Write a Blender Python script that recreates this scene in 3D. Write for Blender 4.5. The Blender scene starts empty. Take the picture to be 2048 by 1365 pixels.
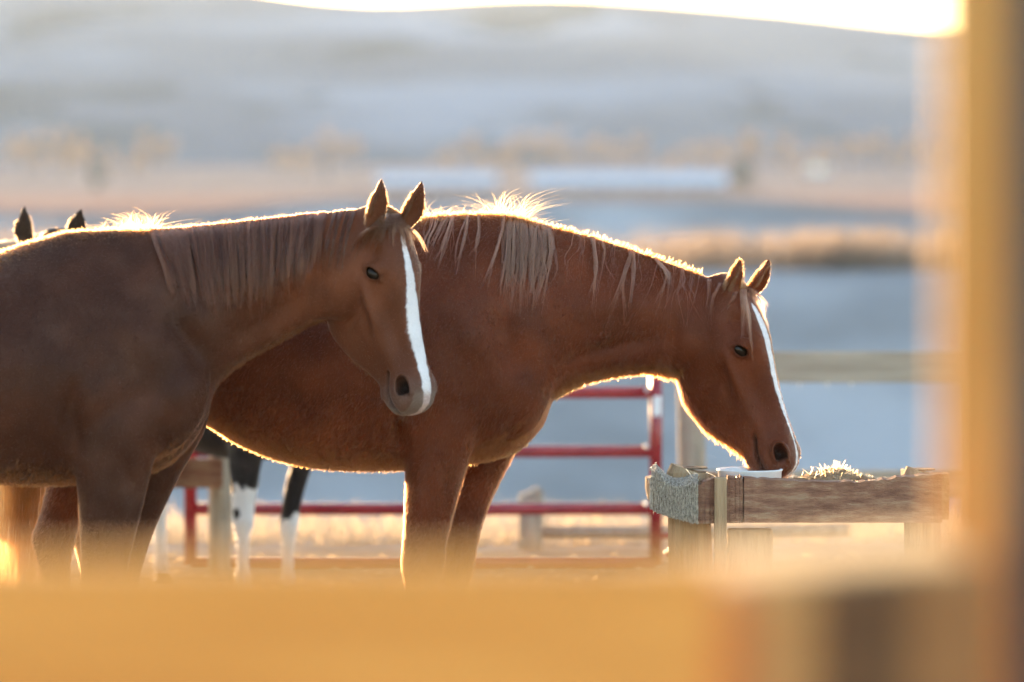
import bpy, bmesh, math, random
import numpy as np
from mathutils import Vector, Matrix, noise as mnoise
from mathutils.bvhtree import BVHTree

random.seed(7)
rng = np.random.default_rng(7)
sc = bpy.context.scene
R = math.radians

# ------------------------------------------------------------------ camera
FPX, CAMZ, HORIZ = 7680.0, 1.5, 438.0
PITCH = math.atan((682.5 - HORIZ) / FPX)
cam_d = bpy.data.cameras.new('camera')
cam_d.lens = 135.0
cam_d.sensor_width = 36.0
cam_d.clip_start = 0.1
cam_d.clip_end = 20000
cam_d.dof.use_dof = True
cam_d.dof.focus_distance = 11.42
cam_d.dof.aperture_fstop = 1.8
cam_d.dof.aperture_blades = 0
cam = bpy.data.objects.new('camera', cam_d)
sc.collection.objects.link(cam)
cam.location = (0, 0, CAMZ)
cam.rotation_euler = (math.pi / 2 - PITCH, 0, 0)
sc.camera = cam

# ------------------------------------------------------------------ sky, sun, exposure
SUN_EL, SUN_AZ = R(5.6), R(-19.0)          # azimuth from +Y, negative = towards -X
world = bpy.data.worlds.new('World')
sc.world = world
world.use_nodes = True
wn = world.node_tree
sky = wn.nodes.new('ShaderNodeTexSky')
sky.sky_type = 'NISHITA'
sky.sun_disc = False
sky.sun_elevation = SUN_EL
sky.sun_rotation = SUN_AZ
sky.air_density = 1.0
sky.dust_density = 1.0
sky.ozone_density = 1.3
bg = wn.nodes['Background']
bg.inputs['Strength'].default_value = 0.15
wn.links.new(sky.outputs[0], bg.inputs['Color'])
sun_dir = Vector((math.sin(SUN_AZ) * math.cos(SUN_EL), math.cos(SUN_AZ) * math.cos(SUN_EL), math.sin(SUN_EL)))
sl = bpy.data.lights.new('sun', 'SUN')
sl.energy = 3.1
sl.angle = R(0.53)
sl.color = (1.0, 0.66, 0.33)
sun = bpy.data.objects.new('sun', sl)
sc.collection.objects.link(sun)
sun.rotation_euler = (-sun_dir).to_track_quat('-Z', 'Y').to_euler()
sun.location = (0, 0, 60)
vs = sc.view_settings
vs.view_transform = 'Standard'
vs.look = 'None'
vs.gamma = 1.0
vs.use_curve_mapping = False
vs.exposure = 2.8
vs.use_white_balance = True        # the camera's white balance, a touch towards magenta as in the photograph
vs.white_balance_temperature = 6500
vs.white_balance_tint = 16
sc.display_settings.display_device = 'sRGB'
cy = sc.cycles
cy.use_denoising = True
cy.use_adaptive_sampling = True
cy.adaptive_threshold = 0.025
cy.adaptive_min_samples = 24
cy.max_bounces = 6
cy.diffuse_bounces = 3
cy.glossy_bounces = 2
cy.transmission_bounces = 4
cy.transparent_max_bounces = 8
cy.volume_bounces = 1
cy.sample_clamp_indirect = 8.0
cy.sample_clamp_direct = 0.0
cy.caustics_reflective = False
cy.caustics_refractive = False
sc.cycles_curves.shape = 'RIBBONS'
sc.cycles_curves.subdivisions = 2

# ------------------------------------------------------------------ helpers
COL = sc.collection
CP, SP = math.cos(PITCH), math.sin(PITCH)

def W(px, py, Y):
    """the world point at depth Y seen at photograph pixel (px, py)"""
    u = (px - 1024.0) / FPX
    v = (682.5 - py) / FPX
    dy = CP + SP * v
    dz = -SP + CP * v
    t = Y / dy
    return np.array((u * t, Y, CAMZ + dz * t))

def project(P):
    P = np.asarray(P, float)
    y = P[:, 1]
    z = P[:, 2] - CAMZ
    dep = CP * y - SP * z
    up = SP * y + CP * z
    return 1024.0 + FPX * P[:, 0] / dep, 682.5 - FPX * up / dep

def tag(o, label=None, cat=None, group=None, kind=None):
    if label: o['label'] = label
    if cat: o['category'] = cat
    if group: o['group'] = group
    if kind: o['kind'] = kind
    return o

def empty(name, loc, rz=0.0):
    o = bpy.data.objects.new(name, None)
    COL.objects.link(o)
    o.location = loc
    o.rotation_euler = (0, 0, rz)
    return o

class MB:
    """collects vertices and faces, builds ONE mesh object"""
    def __init__(self):
        self.v, self.f = [], []
    def add(self, vs_, fs_):
        n = len(self.v)
        self.v.extend([tuple(p) for p in vs_])
        self.f.extend([tuple(i + n for i in f) for f in fs_])
        return self
    def box(self, c, s, M=None):
        cx, cy_, cz = c
        sx, sy, sz = [k / 2 for k in s]
        vv = [Vector((x * sx, y * sy, z * sz)) for x in (-1, 1) for y in (-1, 1) for z in (-1, 1)]
        if M is not None:
            vv = [M @ p for p in vv]
        vv = [(p.x + cx, p.y + cy_, p.z + cz) for p in vv]
        return self.add(vv, [(0, 1, 3, 2), (4, 6, 7, 5), (0, 4, 5, 1), (2, 3, 7, 6), (0, 2, 6, 4), (1, 5, 7, 3)])
    def tube(self, pts, rad, n=10, caps=True):
        """tube along a polyline, rad a number or a list"""
        pts = [Vector(p) for p in pts]
        m = len(pts)
        rr = rad if hasattr(rad, '__len__') else [rad] * m
        vs_, fs_ = [], []
        up = Vector((0, 0, 1))
        for i, p in enumerate(pts):
            d = (pts[min(i + 1, m - 1)] - pts[max(i - 1, 0)]).normalized()
            if abs(d.dot(up)) > 0.95: up = Vector((1, 0.1, 0))
            a = d.cross(up).normalized()
            b = a.cross(d).normalized()
            for k in range(n):
                t = 2 * math.pi * k / n
                vs_.append(p + (a * math.cos(t) + b * math.sin(t)) * rr[i])
        for i in range(m - 1):
            for k in range(n):
                k2 = (k + 1) % n
                fs_.append((i * n + k, i * n + k2, (i + 1) * n + k2, (i + 1) * n + k))
        if caps:
            fs_.append(tuple(range(n - 1, -1, -1)))
            fs_.append(tuple((m - 1) * n + k for k in range(n)))
        return self.add(vs_, fs_)
    def build(self, name, mat, parent=None, smooth=False, bevel=0.0, loc=None, bseg=2):
        me = bpy.data.meshes.new(name)
        v = self.v
        if loc is None and parent is not None:
            L = parent_world(parent)
        elif loc is not None:
            L = Vector(loc)
        else:
            L = Vector((0, 0, 0))
        v = [(p[0] - L[0], p[1] - L[1], p[2] - L[2]) for p in v]
        me.from_pydata(v, [], self.f)
        bm = bmesh.new()
        bm.from_mesh(me)
        bmesh.ops.recalc_face_normals(bm, faces=bm.faces[:])
        if bevel > 0:
            ed = [e for e in bm.edges if len(e.link_faces) == 2 and e.calc_face_angle(0) > 0.6]
            bmesh.ops.bevel(bm, geom=ed, offset=bevel, segments=bseg, profile=0.5, affect='EDGES', clamp_overlap=True)
        bm.to_mesh(me)
        bm.free()
        if smooth:
            me.polygons.foreach_set('use_smooth', [True] * len(me.polygons))
        o = bpy.data.objects.new(name, me)
        COL.objects.link(o)
        if mat is not None:
            me.materials.append(mat)
        if parent is not None:
            o.parent = parent
        elif loc is not None:
            o.location = L
        return o

def parent_world(p):
    L = Vector((0, 0, 0))
    while p is not None:
        L += p.location
        p = p.parent
    return L

# ------------------------------------------------------------------ materials
def new_mat(name):
    m = bpy.data.materials.new(name)
    m.use_nodes = True
    nt = m.node_tree
    b = nt.nodes['Principled BSDF']
    return m, nt, b

def noise_mat(name, c1, c2, scale=8.0, rough=0.8, stretch=(1, 1, 1), bump=0.0, bscale=None, spec=0.3, c3=None, detail=6.0, coords='Object', mid=(0.35, 0.65)):
    """two or three colours mixed by stretched noise, fine bump"""
    m, nt, b = new_mat(name)
    N, Lk = nt.nodes, nt.links
    tc = N.new('ShaderNodeTexCoord')
    mp = N.new('ShaderNodeMapping')
    mp.inputs['Scale'].default_value = stretch
    Lk.new(tc.outputs[coords], mp.inputs['Vector'])
    nz = N.new('ShaderNodeTexNoise')
    nz.inputs['Scale'].default_value = scale
    nz.inputs['Detail'].default_value = detail
    nz.inputs['Roughness'].default_value = 0.6
    Lk.new(mp.outputs[0], nz.inputs['Vector'])
    cr = N.new('ShaderNodeValToRGB')
    cr.color_ramp.elements[0].position = mid[0]
    cr.color_ramp.elements[1].position = mid[1]
    cr.color_ramp.elements[0].color = (*c1, 1)
    cr.color_ramp.elements[1].color = (*c2, 1)
    if c3:
        e = cr.color_ramp.elements.new((mid[0] + mid[1]) / 2)
        e.color = (*c3, 1)
    Lk.new(nz.outputs['Fac'], cr.inputs['Fac'])
    Lk.new(cr.outputs[0], b.inputs['Base Color'])
    b.inputs['Roughness'].default_value = rough
    b.inputs['Specular IOR Level'].default_value = spec
    if bump > 0:
        n2 = N.new('ShaderNodeTexNoise')
        n2.inputs['Scale'].default_value = bscale or scale * 4
        n2.inputs['Detail'].default_value = 5
        Lk.new(mp.outputs[0], n2.inputs['Vector'])
        bp = N.new('ShaderNodeBump')
        bp.inputs['Strength'].default_value = bump
        bp.inputs['Distance'].default_value = 0.02
        Lk.new(n2.outputs['Fac'], bp.inputs['Height'])
        Lk.new(bp.outputs[0], b.inputs['Normal'])
    return m

def leaf_mat(name, c1, c2, scale=3.0, trans=0.5):
    """thin leaves or straw: diffuse + translucent"""
    m, nt, b = new_mat(name)
    N, Lk = nt.nodes, nt.links
    N.remove(b)
    out = N['Material Output']
    tc = N.new('ShaderNodeTexCoord')
    nz = N.new('ShaderNodeTexNoise')
    nz.inputs['Scale'].default_value = scale
    Lk.new(tc.outputs['Object'], nz.inputs['Vector'])
    mx = N.new('ShaderNodeMix')
    mx.data_type = 'RGBA'
    mx.inputs['A'].default_value = (*c1, 1)
    mx.inputs['B'].default_value = (*c2, 1)
    Lk.new(nz.outputs['Fac'], mx.inputs['Factor'])
    d = N.new('ShaderNodeBsdfDiffuse')
    t = N.new('ShaderNodeBsdfTranslucent')
    Lk.new(mx.outputs['Result'], d.inputs['Color'])
    Lk.new(mx.outputs['Result'], t.inputs['Color'])
    ms = N.new('ShaderNodeMixShader')
    ms.inputs[0].default_value = trans
    Lk.new(d.outputs[0], ms.inputs[1])
    Lk.new(t.outputs[0], ms.inputs[2])
    Lk.new(ms.outputs[0], out.inputs['Surface'])
    return m

M = {}
M['orange_wood'] = noise_mat('orange_wood', (0.66, 0.25, 0.048), (0.82, 0.35, 0.078), 6, 0.7, (0.35, 6, 6), 0.25)
M['post_wood'] = noise_mat('post_wood', (0.68, 0.32, 0.08), (0.82, 0.44, 0.14), 6, 0.7, (5, 5, 0.4), 0.25)
M['dark_wood'] = noise_mat('dark_wood', (0.09, 0.042, 0.018), (0.17, 0.082, 0.035), 6, 0.8, (0.5, 6, 6), 0.3)
M['pale_plank'] = noise_mat('pale_plank', (0.62, 0.38, 0.15), (0.74, 0.48, 0.22), 7, 0.75, (0.4, 6, 6), 0.3)
M['grey_wood'] = noise_mat('grey_wood', (0.25, 0.20, 0.15), (0.42, 0.36, 0.28), 9, 0.85, (6, 6, 0.5), 0.4)
M['red_wood'] = noise_mat('red_wood', (0.20, 0.095, 0.06), (0.40, 0.25, 0.155), 9, 0.85, (1.2, 5, 6), 0.6, 60, c3=(0.30, 0.15, 0.092))
M['worn_wood'] = noise_mat('worn_wood', (0.22, 0.13, 0.07), (0.50, 0.36, 0.22), 10, 0.9, (2, 3, 3), 0.6, 60)
M['fence_plank'] = noise_mat('fence_plank', (0.30, 0.24, 0.18), (0.42, 0.35, 0.27), 5, 0.9, (0.4, 6, 6), 0.3)
M['tan_wood'] = noise_mat('tan_wood', (0.42, 0.20, 0.065), (0.54, 0.28, 0.10), 6, 0.8, (0.5, 6, 6), 0.3)
M['shaded_post_wood'] = noise_mat('shaded_post_wood', (0.27, 0.115, 0.04), (0.36, 0.165, 0.06), 6, 0.8, (0.5, 6, 6), 0.3)
M['feed'] = noise_mat('feed', (0.20, 0.11, 0.05), (0.42, 0.26, 0.13), 60, 0.95, (1, 1, 1), 0.8, 120)
M['leg_wood'] = noise_mat('leg_wood', (0.28, 0.18, 0.10), (0.42, 0.29, 0.17), 8, 0.85, (6, 6, 0.6), 0.4)
M['end_grain'] = noise_mat('end_grain', (0.07, 0.045, 0.028), (0.19, 0.13, 0.085), 25, 0.9, (1, 1, 1), 0.5)
M['frayed_mat'] = noise_mat('frayed_mat', (0.22, 0.185, 0.14), (0.78, 0.70, 0.58), 120, 0.95, (1.6, 1.6, 0.6), 0.8, 160)
M['white_plastic'] = noise_mat('white_plastic', (0.68, 0.68, 0.70), (0.78, 0.78, 0.78), 20, 0.45, spec=0.5)
M['red_paint'] = noise_mat('red_paint', (0.24, 0.012, 0.018), (0.33, 0.022, 0.026), 14, 0.25, (1, 1, 1), 0.05, spec=0.5)
M['metal'] = noise_mat('metal', (0.45, 0.45, 0.45), (0.6, 0.6, 0.6), 20, 0.3, spec=0.6)
M['near_black'] = noise_mat('near_black', (0.030, 0.032, 0.036), (0.05, 0.052, 0.056), 10, 0.6)
M['straw'] = leaf_mat('straw', (0.44, 0.34, 0.23), (0.58, 0.47, 0.34), 6, 0.5)
M['straw_dark'] = leaf_mat('straw_dark', (0.27, 0.205, 0.15), (0.38, 0.30, 0.23), 0.6, 0.55)
M['autumn_leaf'] = leaf_mat('autumn_leaf', (0.42, 0.25, 0.13), (0.58, 0.37, 0.21), 0.4, 0.6)
M['evergreen'] = leaf_mat('evergreen', (0.035, 0.05, 0.04), (0.06, 0.08, 0.06), 0.5, 0.2)
M['bark'] = noise_mat('bark', (0.07, 0.055, 0.045), (0.14, 0.11, 0.09), 4, 0.95, (3, 3, 0.5), 0.4)
M['shed_wall'] = noise_mat('shed_wall', (0.16, 0.15, 0.15), (0.24, 0.23, 0.22), 1.5, 0.8)
M['shed_roof'] = noise_mat('shed_roof', (0.24, 0.31, 0.39), (0.36, 0.43, 0.51), 0.6, 0.35, spec=0.5)
M['shed_door'] = noise_mat('shed_door', (0.10, 0.09, 0.09), (0.15, 0.13, 0.12), 2, 0.8)
M['van_white'] = noise_mat('van_white', (0.72, 0.74, 0.76), (0.80, 0.81, 0.82), 3, 0.3, spec=0.5)
M['glass_dark'] = noise_mat('glass_dark', (0.02, 0.025, 0.03), (0.03, 0.035, 0.04), 3, 0.1, spec=0.6)
M['rubber'] = noise_mat('rubber', (0.02, 0.02, 0.02), (0.035, 0.035, 0.035), 8, 0.9)
M['hoof'] = noise_mat('hoof', (0.04, 0.03, 0.025), (0.09, 0.07, 0.055), 20, 0.5)

# ------------------------------------------------------------------ ground
def smooth01(t):
    t = np.clip(t, 0, 1)
    return t * t * (3 - 2 * t)

PROF_Y = [-400, 19.3, 21, 24, 40, 50, 57.4, 58.6, 66, 78, 92, 110, 117.2, 118.6, 600, 1100, 1500, 1900, 6000]
PROF_Z = [0.0, 0.0, -0.16, -0.8, -2.4, -2.62, 0.36, 0.70, 0.66, 0.2, -0.8, -1.0, 1.92, 2.20, 5.3, 16.5, 22.0, 24.0, 24.0]

def ground_z(x, y):
    x = np.asarray(x, float); y = np.asarray(y, float)
    z = np.interp(y, PROF_Y, PROF_Z)
    far = smooth01((y - 19.5) / 6)
    z = z + far * 0.06 * np.sin(x * 0.31 + y * 0.17) * np.sin(y * 0.11 - x * 0.07)
    m2 = smooth01((y - 100) / 12) * (1 - smooth01((y - 300) / 300))
    z = z - m2 * 0.42 * smooth01((np.abs(x - 0.8) - 6.0) / 6.0)
    return z

def build_ground():
    ys = np.concatenate([np.arange(-60, 10, 5.0), np.arange(10, 26, 0.25), np.arange(26, 130, 1.0), np.geomspace(130, 1600, 60), [2200, 3200, 5000]])
    nx = 81
    xs = np.linspace(-1, 1, nx)
    xs = np.sign(xs) * np.abs(xs) ** 1.6
    V = []
    for y in ys:
        hw = 40 + 0.9 * max(y, 0)
        x = xs * hw
        z = ground_z(x, np.full(nx, y))
        if 8 < y < 20:
            z = z + 0.012 * np.sin(x * 9.1 + y * 3) * np.sin(y * 7.7 - x * 4.1)
        V.extend(zip(x, [y] * nx, z))
    F = []
    for j in range(len(ys) - 1):
        for i in range(nx - 1):
            a = j * nx + i
            F.append((a, a + 1, a + nx + 1, a + nx))
    me = bpy.data.meshes.new('ground')
    me.from_pydata([tuple(map(float, p)) for p in V], [], F)
    me.polygons.foreach_set('use_smooth', [True] * len(F))
    o = bpy.data.objects.new('ground', me)
    COL.objects.link(o)
    o['kind'] = 'structure'
    # zones by distance: trodden corral dirt, straw grass, frosted pasture, dry golden field
    m, nt, b = new_mat('ground')
    N, Lk = nt.nodes, nt.links
    geo = N.new('ShaderNodeNewGeometry')
    sep = N.new('ShaderNodeSeparateXYZ')
    Lk.new(geo.outputs['Position'], sep.inputs[0])
    def noise(scale, detail=6):
        n = N.new('ShaderNodeTexNoise')
        n.inputs['Scale'].default_value = scale
        n.inputs['Detail'].default_value = detail
        Lk.new(geo.outputs['Position'], n.inputs['Vector'])
        return n.outputs['Fac']
    def ramp(fac, c1, c2, a=0.35, c=0.65):
        r = N.new('ShaderNodeValToRGB')
        r.color_ramp.elements[0].position, r.color_ramp.elements[1].position = a, c
        r.color_ramp.elements[0].color, r.color_ramp.elements[1].color = (*c1, 1), (*c2, 1)
        Lk.new(fac, r.inputs['Fac'])
        return r.outputs[0]
    def step(y0, y1, jitter, jn):
        a = N.new('ShaderNodeMath'); a.operation = 'MULTIPLY_ADD'
        Lk.new(jn, a.inputs[0]); a.inputs[1].default_value = jitter
        Lk.new(sep.outputs['Y'], a.inputs[2])
        mr = N.new('ShaderNodeMapRange')
        mr.inputs['From Min'].default_value, mr.inputs['From Max'].default_value = y0 + jitter / 2, y1 + jitter / 2
        Lk.new(a.outputs[0], mr.inputs['Value'])
        return mr.outputs[0]
    def mix(f, a, c):
        x = N.new('ShaderNodeMix'); x.data_type = 'RGBA'
        Lk.new(f, x.inputs['Factor']); Lk.new(a, x.inputs['A']); Lk.new(c, x.inputs['B'])
        return x.outputs['Result']
    dirt = ramp(noise(3.0), (0.26, 0.19, 0.125), (0.42, 0.33, 0.23))
    strawc = ramp(noise(2.0), (0.36, 0.285, 0.215), (0.50, 0.415, 0.33))
    frost = ramp(noise(0.22, 9), (0.27, 0.25, 0.235), (0.43, 0.405, 0.39), 0.36, 0.60)
    gold = ramp(noise(0.05), (0.34, 0.21, 0.15), (0.45, 0.29, 0.21))
    jn = noise(0.4, 3)
    c = mix(step(16.6, 17.4, 0.8, jn), dirt, strawc)
    c = mix(step(20, 23, 1.0, jn), c, frost)
    c = mix(step(116.8, 118.6, 0.6, jn), c, gold)
    Lk.new(c, b.inputs['Base Color'])
    b.inputs['Roughness'].default_value = 0.95
    b.inputs['Specular IOR Level'].default_value = 0.0
    bp = N.new('ShaderNodeBump')
    bp.inputs['Strength'].default_value = 0.7
    bp.inputs['Distance'].default_value = 0.04
    Lk.new(noise(14.0, 8), bp.inputs['Height'])
    Lk.new(bp.outputs[0], b.inputs['Normal'])
    me.materials.append(m)
    return o
build_ground()

def build_hill():
    # skyline as seen: (pixel x, pixel y) turned into heights at the crest distance
    sx = [-2600, -1500, -700, -200, 0, 300, 460, 560, 660, 760, 850, 950, 1060, 1160, 1240, 1310, 1480, 1600, 1750, 1830, 1930, 2200, 2800, 4000, 5200]
    sy = [-110, -115, -105, -90, -78, -52, -32, -12, 3, 9, 3, -9, -16, -13, -4, 3, 12, 24, 45, 55, 60, 70, 95, 60, 10]
    D0, D1 = 1500.0, 1700.0
    xs = np.linspace(-1500, 1500, 181)
    ys = np.concatenate([np.linspace(1440, 1800, 46), np.linspace(1830, 3000, 16)])
    top_px = xs / D1 * FPX + 1024
    zt = CAMZ + (HORIZ - np.interp(top_px, sx, sy)) / FPX * D1
    ker = np.ones(5) / 5
    zt = np.convolve(np.pad(zt, 2, mode='edge'), ker, mode='valid')
    V = []
    for y in ys:
        t = (y - D0) / (D1 - D0)
        for i, x in enumerate(xs):
            if t <= 0:
                z = 21.0 + t * 4
            elif t < 1:
                g = math.sin(x * 0.022 + 3 * t) * math.sin(t * math.pi) * 5 + math.sin(x * 0.061 + 1.3 + 5 * t) * math.sin(t * math.pi) * 2.2
                z = 21.0 + (zt[i] - 21.0) * t + g
            else:
                z = zt[i] - (t - 1) * 6.0 - (t - 1) ** 2 * 1.2
            V.append((x, y, z))
    n = len(xs)
    F = [(j * n + i, j * n + i + 1, (j + 1) * n + i + 1, (j + 1) * n + i) for j in range(len(ys) - 1) for i in range(n - 1)]
    me = bpy.data.meshes.new('hill')
    me.from_pydata([tuple(map(float, p)) for p in V], [], F)
    me.polygons.foreach_set('use_smooth', [True] * len(F))
    o = bpy.data.objects.new('hill', me)
    COL.objects.link(o)
    o['kind'] = 'structure'
    m, nt, b = new_mat('hillside')
    N, Lk = nt.nodes, nt.links
    geo = N.new('ShaderNodeNewGeometry')
    def tex(scale, stretch, a, c, det=5):
        mp = N.new('ShaderNodeMapping'); mp.inputs['Scale'].default_value = stretch
        Lk.new(geo.outputs['Position'], mp.inputs['Vector'])
        nz = N.new('ShaderNodeTexNoise'); nz.inputs['Scale'].default_value = scale; nz.inputs['Detail'].default_value = det
        Lk.new(mp.outputs[0], nz.inputs['Vector'])
        mr = N.new('ShaderNodeMapRange'); mr.inputs['From Min'].default_value = a; mr.inputs['From Max'].default_value = c
        Lk.new(nz.outputs['Fac'], mr.inputs['Value'])
        return mr.outputs[0]
    def mixc(f, A, B):
        x = N.new('ShaderNodeMix'); x.data_type = 'RGBA'
        Lk.new(f, x.inputs['Factor'])
        for k, s in (('A', A), ('B', B)):
            if isinstance(s, tuple): x.inputs[k].default_value = (*s, 1)
            else: Lk.new(s, x.inputs[k])
        return x.outputs['Result']
    c = mixc(tex(0.012, (1, 1, 3), 0.35, 0.65), (0.115, 0.115, 0.125), (0.155, 0.153, 0.160))
    c = mixc(tex(0.010, (0.5, 0.5, 5), 0.50, 0.62), c, (0.225, 0.235, 0.265))      # old snow and frost lying in streaks
    c = mixc(tex(0.016, (0.8, 0.8, 4), 0.56, 0.64), c, (0.045, 0.052, 0.05))   # juniper scrub
    Lk.new(c, b.inputs['Base Color'])
    b.inputs['Roughness'].default_value = 1.0
    b.inputs['Specular IOR Level'].default_value = 0.0
    me.materials.append(m)
build_hill()

# ------------------------------------------------------------------ horses
def catmull(A, n):
    """resample rows of A smoothly to n rows"""
    A = np.asarray(A, float)
    m = len(A)
    t = np.linspace(0, m - 1, n)
    i = np.clip(np.floor(t).astype(int), 0, m - 2)
    f = (t - i)[:, None]
    P0, P1, P2, P3 = A[np.maximum(i - 1, 0)], A[i], A[i + 1], A[np.minimum(i + 2, m - 1)]
    return 0.5 * (2 * P1 + (P2 - P0) * f + (2 * P0 - 5 * P1 + 4 * P2 - P3) * f ** 2 + (3 * P1 - P0 - 3 * P2 + P3) * f ** 3)

def loft(mb, rings):
    """rings: (m, n, 3) closed tube with caps"""
    m, n, _ = rings.shape
    vs_ = rings.reshape(-1, 3)
    fs_ = []
    for i in range(m - 1):
        for k in range(n):
            k2 = (k + 1) % n
            fs_.append((i * n + k, i * n + k2, (i + 1) * n + k2, (i + 1) * n + k))
    fs_.append(tuple(range(n - 1, -1, -1)))
    fs_.append(tuple((m - 1) * n + k for k in range(n)))
    mb.add(vs_, fs_)

TH = np.linspace(0, 2 * np.pi, 48, endpoint=False)

def trunk_loft(mb, secs, D, e=0.86):
    """secs: (top x, top y, bottom x, bottom y, half width m, depth offset m, narrowing of the top 0..1) in photograph pixels"""
    rows = []
    for tx, ty, bx, by, w, yo, k in secs:
        T, B = W(tx, ty, D + yo), W(bx, by, D + yo)
        rows.append([*T, *B, w, k])
    A = catmull(rows, len(rows) * 6)
    rings = []
    for r in A:
        T, B, w, k = r[:3], r[3:6], r[6], r[7]
        mid, half = (T + B) / 2, (T - B) / 2
        c = np.cos(TH); s = np.sin(TH)
        cc = np.sign(c) * np.abs(c) ** e
        ss = np.sign(s) * np.abs(s) ** e
        wid = w * (1 - k * np.clip(c, 0, 1) ** 1.2) * (1 + 0.06 * np.clip(-c, 0, 1))
        rings.append(mid[None] + cc[:, None] * half[None] + (ss * wid)[:, None] * np.array((0, 1, 0))[None])
    loft(mb, np.array(rings))

def leg_loft(mb, rows, D, yo, yr=0.8):
    """rows: (pixel y, pixel centre x, pixel half width[, depth half width m[, extra depth m]])"""
    A = []
    for r in rows:
        P = W(r[1], r[0], D + yo + (r[4] if len(r) > 4 else 0.0))
        h = r[2] * D / FPX
        A.append([*P, h, r[3] if len(r) > 3 and r[3] else h * yr])
    top = list(A[0]); top[2] += 0.06; top[3] *= 0.45; top[4] *= 0.3
    A = catmull([top] + A, len(A) * 5)
    rings = []
    for r in A:
        c, s = np.cos(TH[::2]), np.sin(TH[::2])
        rings.append(np.stack([r[0] + c * r[3], r[1] + s * r[4], np.full(len(c), r[2])], 1))
    loft(mb, np.array(rings))

HEAD_TAB = np.array([
    # u,     vtop,   vbot,   wtop,  wmid,  wbot
    (-0.035, -0.03, -0.13, 0.030, 0.050, 0.035),
    (0.00,  0.000, -0.165, 0.050, 0.072, 0.048),
    (0.05,  0.016, -0.205, 0.064, 0.086, 0.056),
    (0.10,  0.027, -0.244, 0.070, 0.098, 0.062),
    (0.15,  0.033, -0.266, 0.073, 0.105, 0.066),
    (0.20,  0.033, -0.280, 0.070, 0.107, 0.071),
    (0.25,  0.026, -0.288, 0.058, 0.097, 0.070),
    (0.30,  0.018, -0.288, 0.048, 0.086, 0.064),
    (0.36,  0.011, -0.268, 0.040, 0.073, 0.053),
    (0.42,  0.007, -0.230, 0.037, 0.063, 0.044),
    (0.47,  0.005, -0.188, 0.038, 0.058, 0.039),
    (0.51,  0.004, -0.162, 0.046, 0.065, 0.044),
    (0.545, 0.001, -0.154, 0.051, 0.069, 0.049),
    (0.572, -0.006, -0.146, 0.049, 0.068, 0.049),
    (0.594, -0.018, -0.134, 0.041, 0.061, 0.044),
    (0.608, -0.036, -0.118, 0.028, 0.045, 0.033),
    (0.615, -0.056, -0.098, 0.012, 0.020, 0.015),
])

def head_frame(spec, D):
    al, ps = R(spec['alpha']), R(spec['yaw'])
    O = W(*spec['poll'], D + spec.get('dy', 0.0))
    rot = np.array(Matrix.Rotation(-ps, 3, 'Z'))
    A = rot @ np.array((math.cos(al), 0, -math.sin(al)))
    V_ = rot @ np.array((math.sin(al), 0, math.cos(al)))
    Wd = rot @ np.array((0, 1.0, 0))
    sc_ = spec['L'] / 0.6
    return O, A * sc_, V_ * sc_, Wd * sc_

def head_pt(fr, u, v, w):
    return fr[0] + fr[1] * u + fr[2] * v + fr[3] * w

def head_loft(mb, fr, jaw=1.0):
    A = catmull(HEAD_TAB, 90)
    A[:, 2] *= 1 + (jaw - 1) * np.exp(-((A[:, 0] - 0.27) / 0.16) ** 2)
    rings = []
    for u, vt, vb, wt, wm, wb in A:
        h = vt - vb
        half = [(0, vt), (wt * 0.62, vt - 0.02 * h), (wt, vt - 0.085 * h), (wm, vt - 0.33 * h), (wm * 0.98, vt - 0.48 * h), (wb * 1.12, vt - 0.74 * h), (wb * 0.82, vt - 0.93 * h), (0, vb)]
        ring = half + [(-a, b) for a, b in half[-2:0:-1]]
        ring.append(ring[0])
        rr = catmull(ring, 57)[:-1]
        rings.append([head_pt(fr, u, v, w) for w, v in rr])
    loft(mb, np.array(rings))

def ear_loft(mb, base, tip, face, hw=0.030, depth=0.030):
    """cupped, pointed ear: base -> tip, hollow side towards face"""
    base, tip, face = Vector(base), Vector(tip), Vector(face)
    ax = tip - base
    L = ax.length
    ax.normalize()
    side = ax.cross(face).normalized()
    fwd = side.cross(ax).normalized()
    prof = [(-0.12, .55), (0.0, .72), (0.15, .95), (0.32, 1.0), (0.5, .92), (0.68, .70), (0.82, .45), (0.93, .22), (1.0, .05)]
    prof = catmull(prof, 26)
    rings = []
    for t, k in prof:
        c = base + ax * (L * t) + fwd * (0.010 * math.sin(min(max(t, 0), 1) * math.pi)) + side * (0.0)
        w = hw * k
        dp = depth * k
        th = min(0.007, w * 0.6)
        pts = []
        for a in np.linspace(-1.25, 1.25, 11):          # outer (back) arc
            pts.append(c + side * (w * math.sin(a) / math.sin(1.25)) - fwd * (dp * (math.cos(a) - math.cos(1.25))))
        hol = 0.0 if t < 0.06 else min(1.0, (t - 0.06) / 0.15)
        for a in np.linspace(1.25, -1.25, 11):          # inner (hollow) arc
            inner = -fwd * ((dp * (math.cos(a) - math.cos(1.25)) - th * 1.6) * hol)
            pts.append(c + side * ((w - th * 0.4) * math.sin(a) / math.sin(1.25)) + inner + fwd * 0.003)
        rings.append([tuple(p) for p in pts])
    loft(mb, np.array(rings))

def bvh_of(mb):
    return BVHTree.FromPolygons([Vector(p) for p in mb.v], mb.f)

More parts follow.
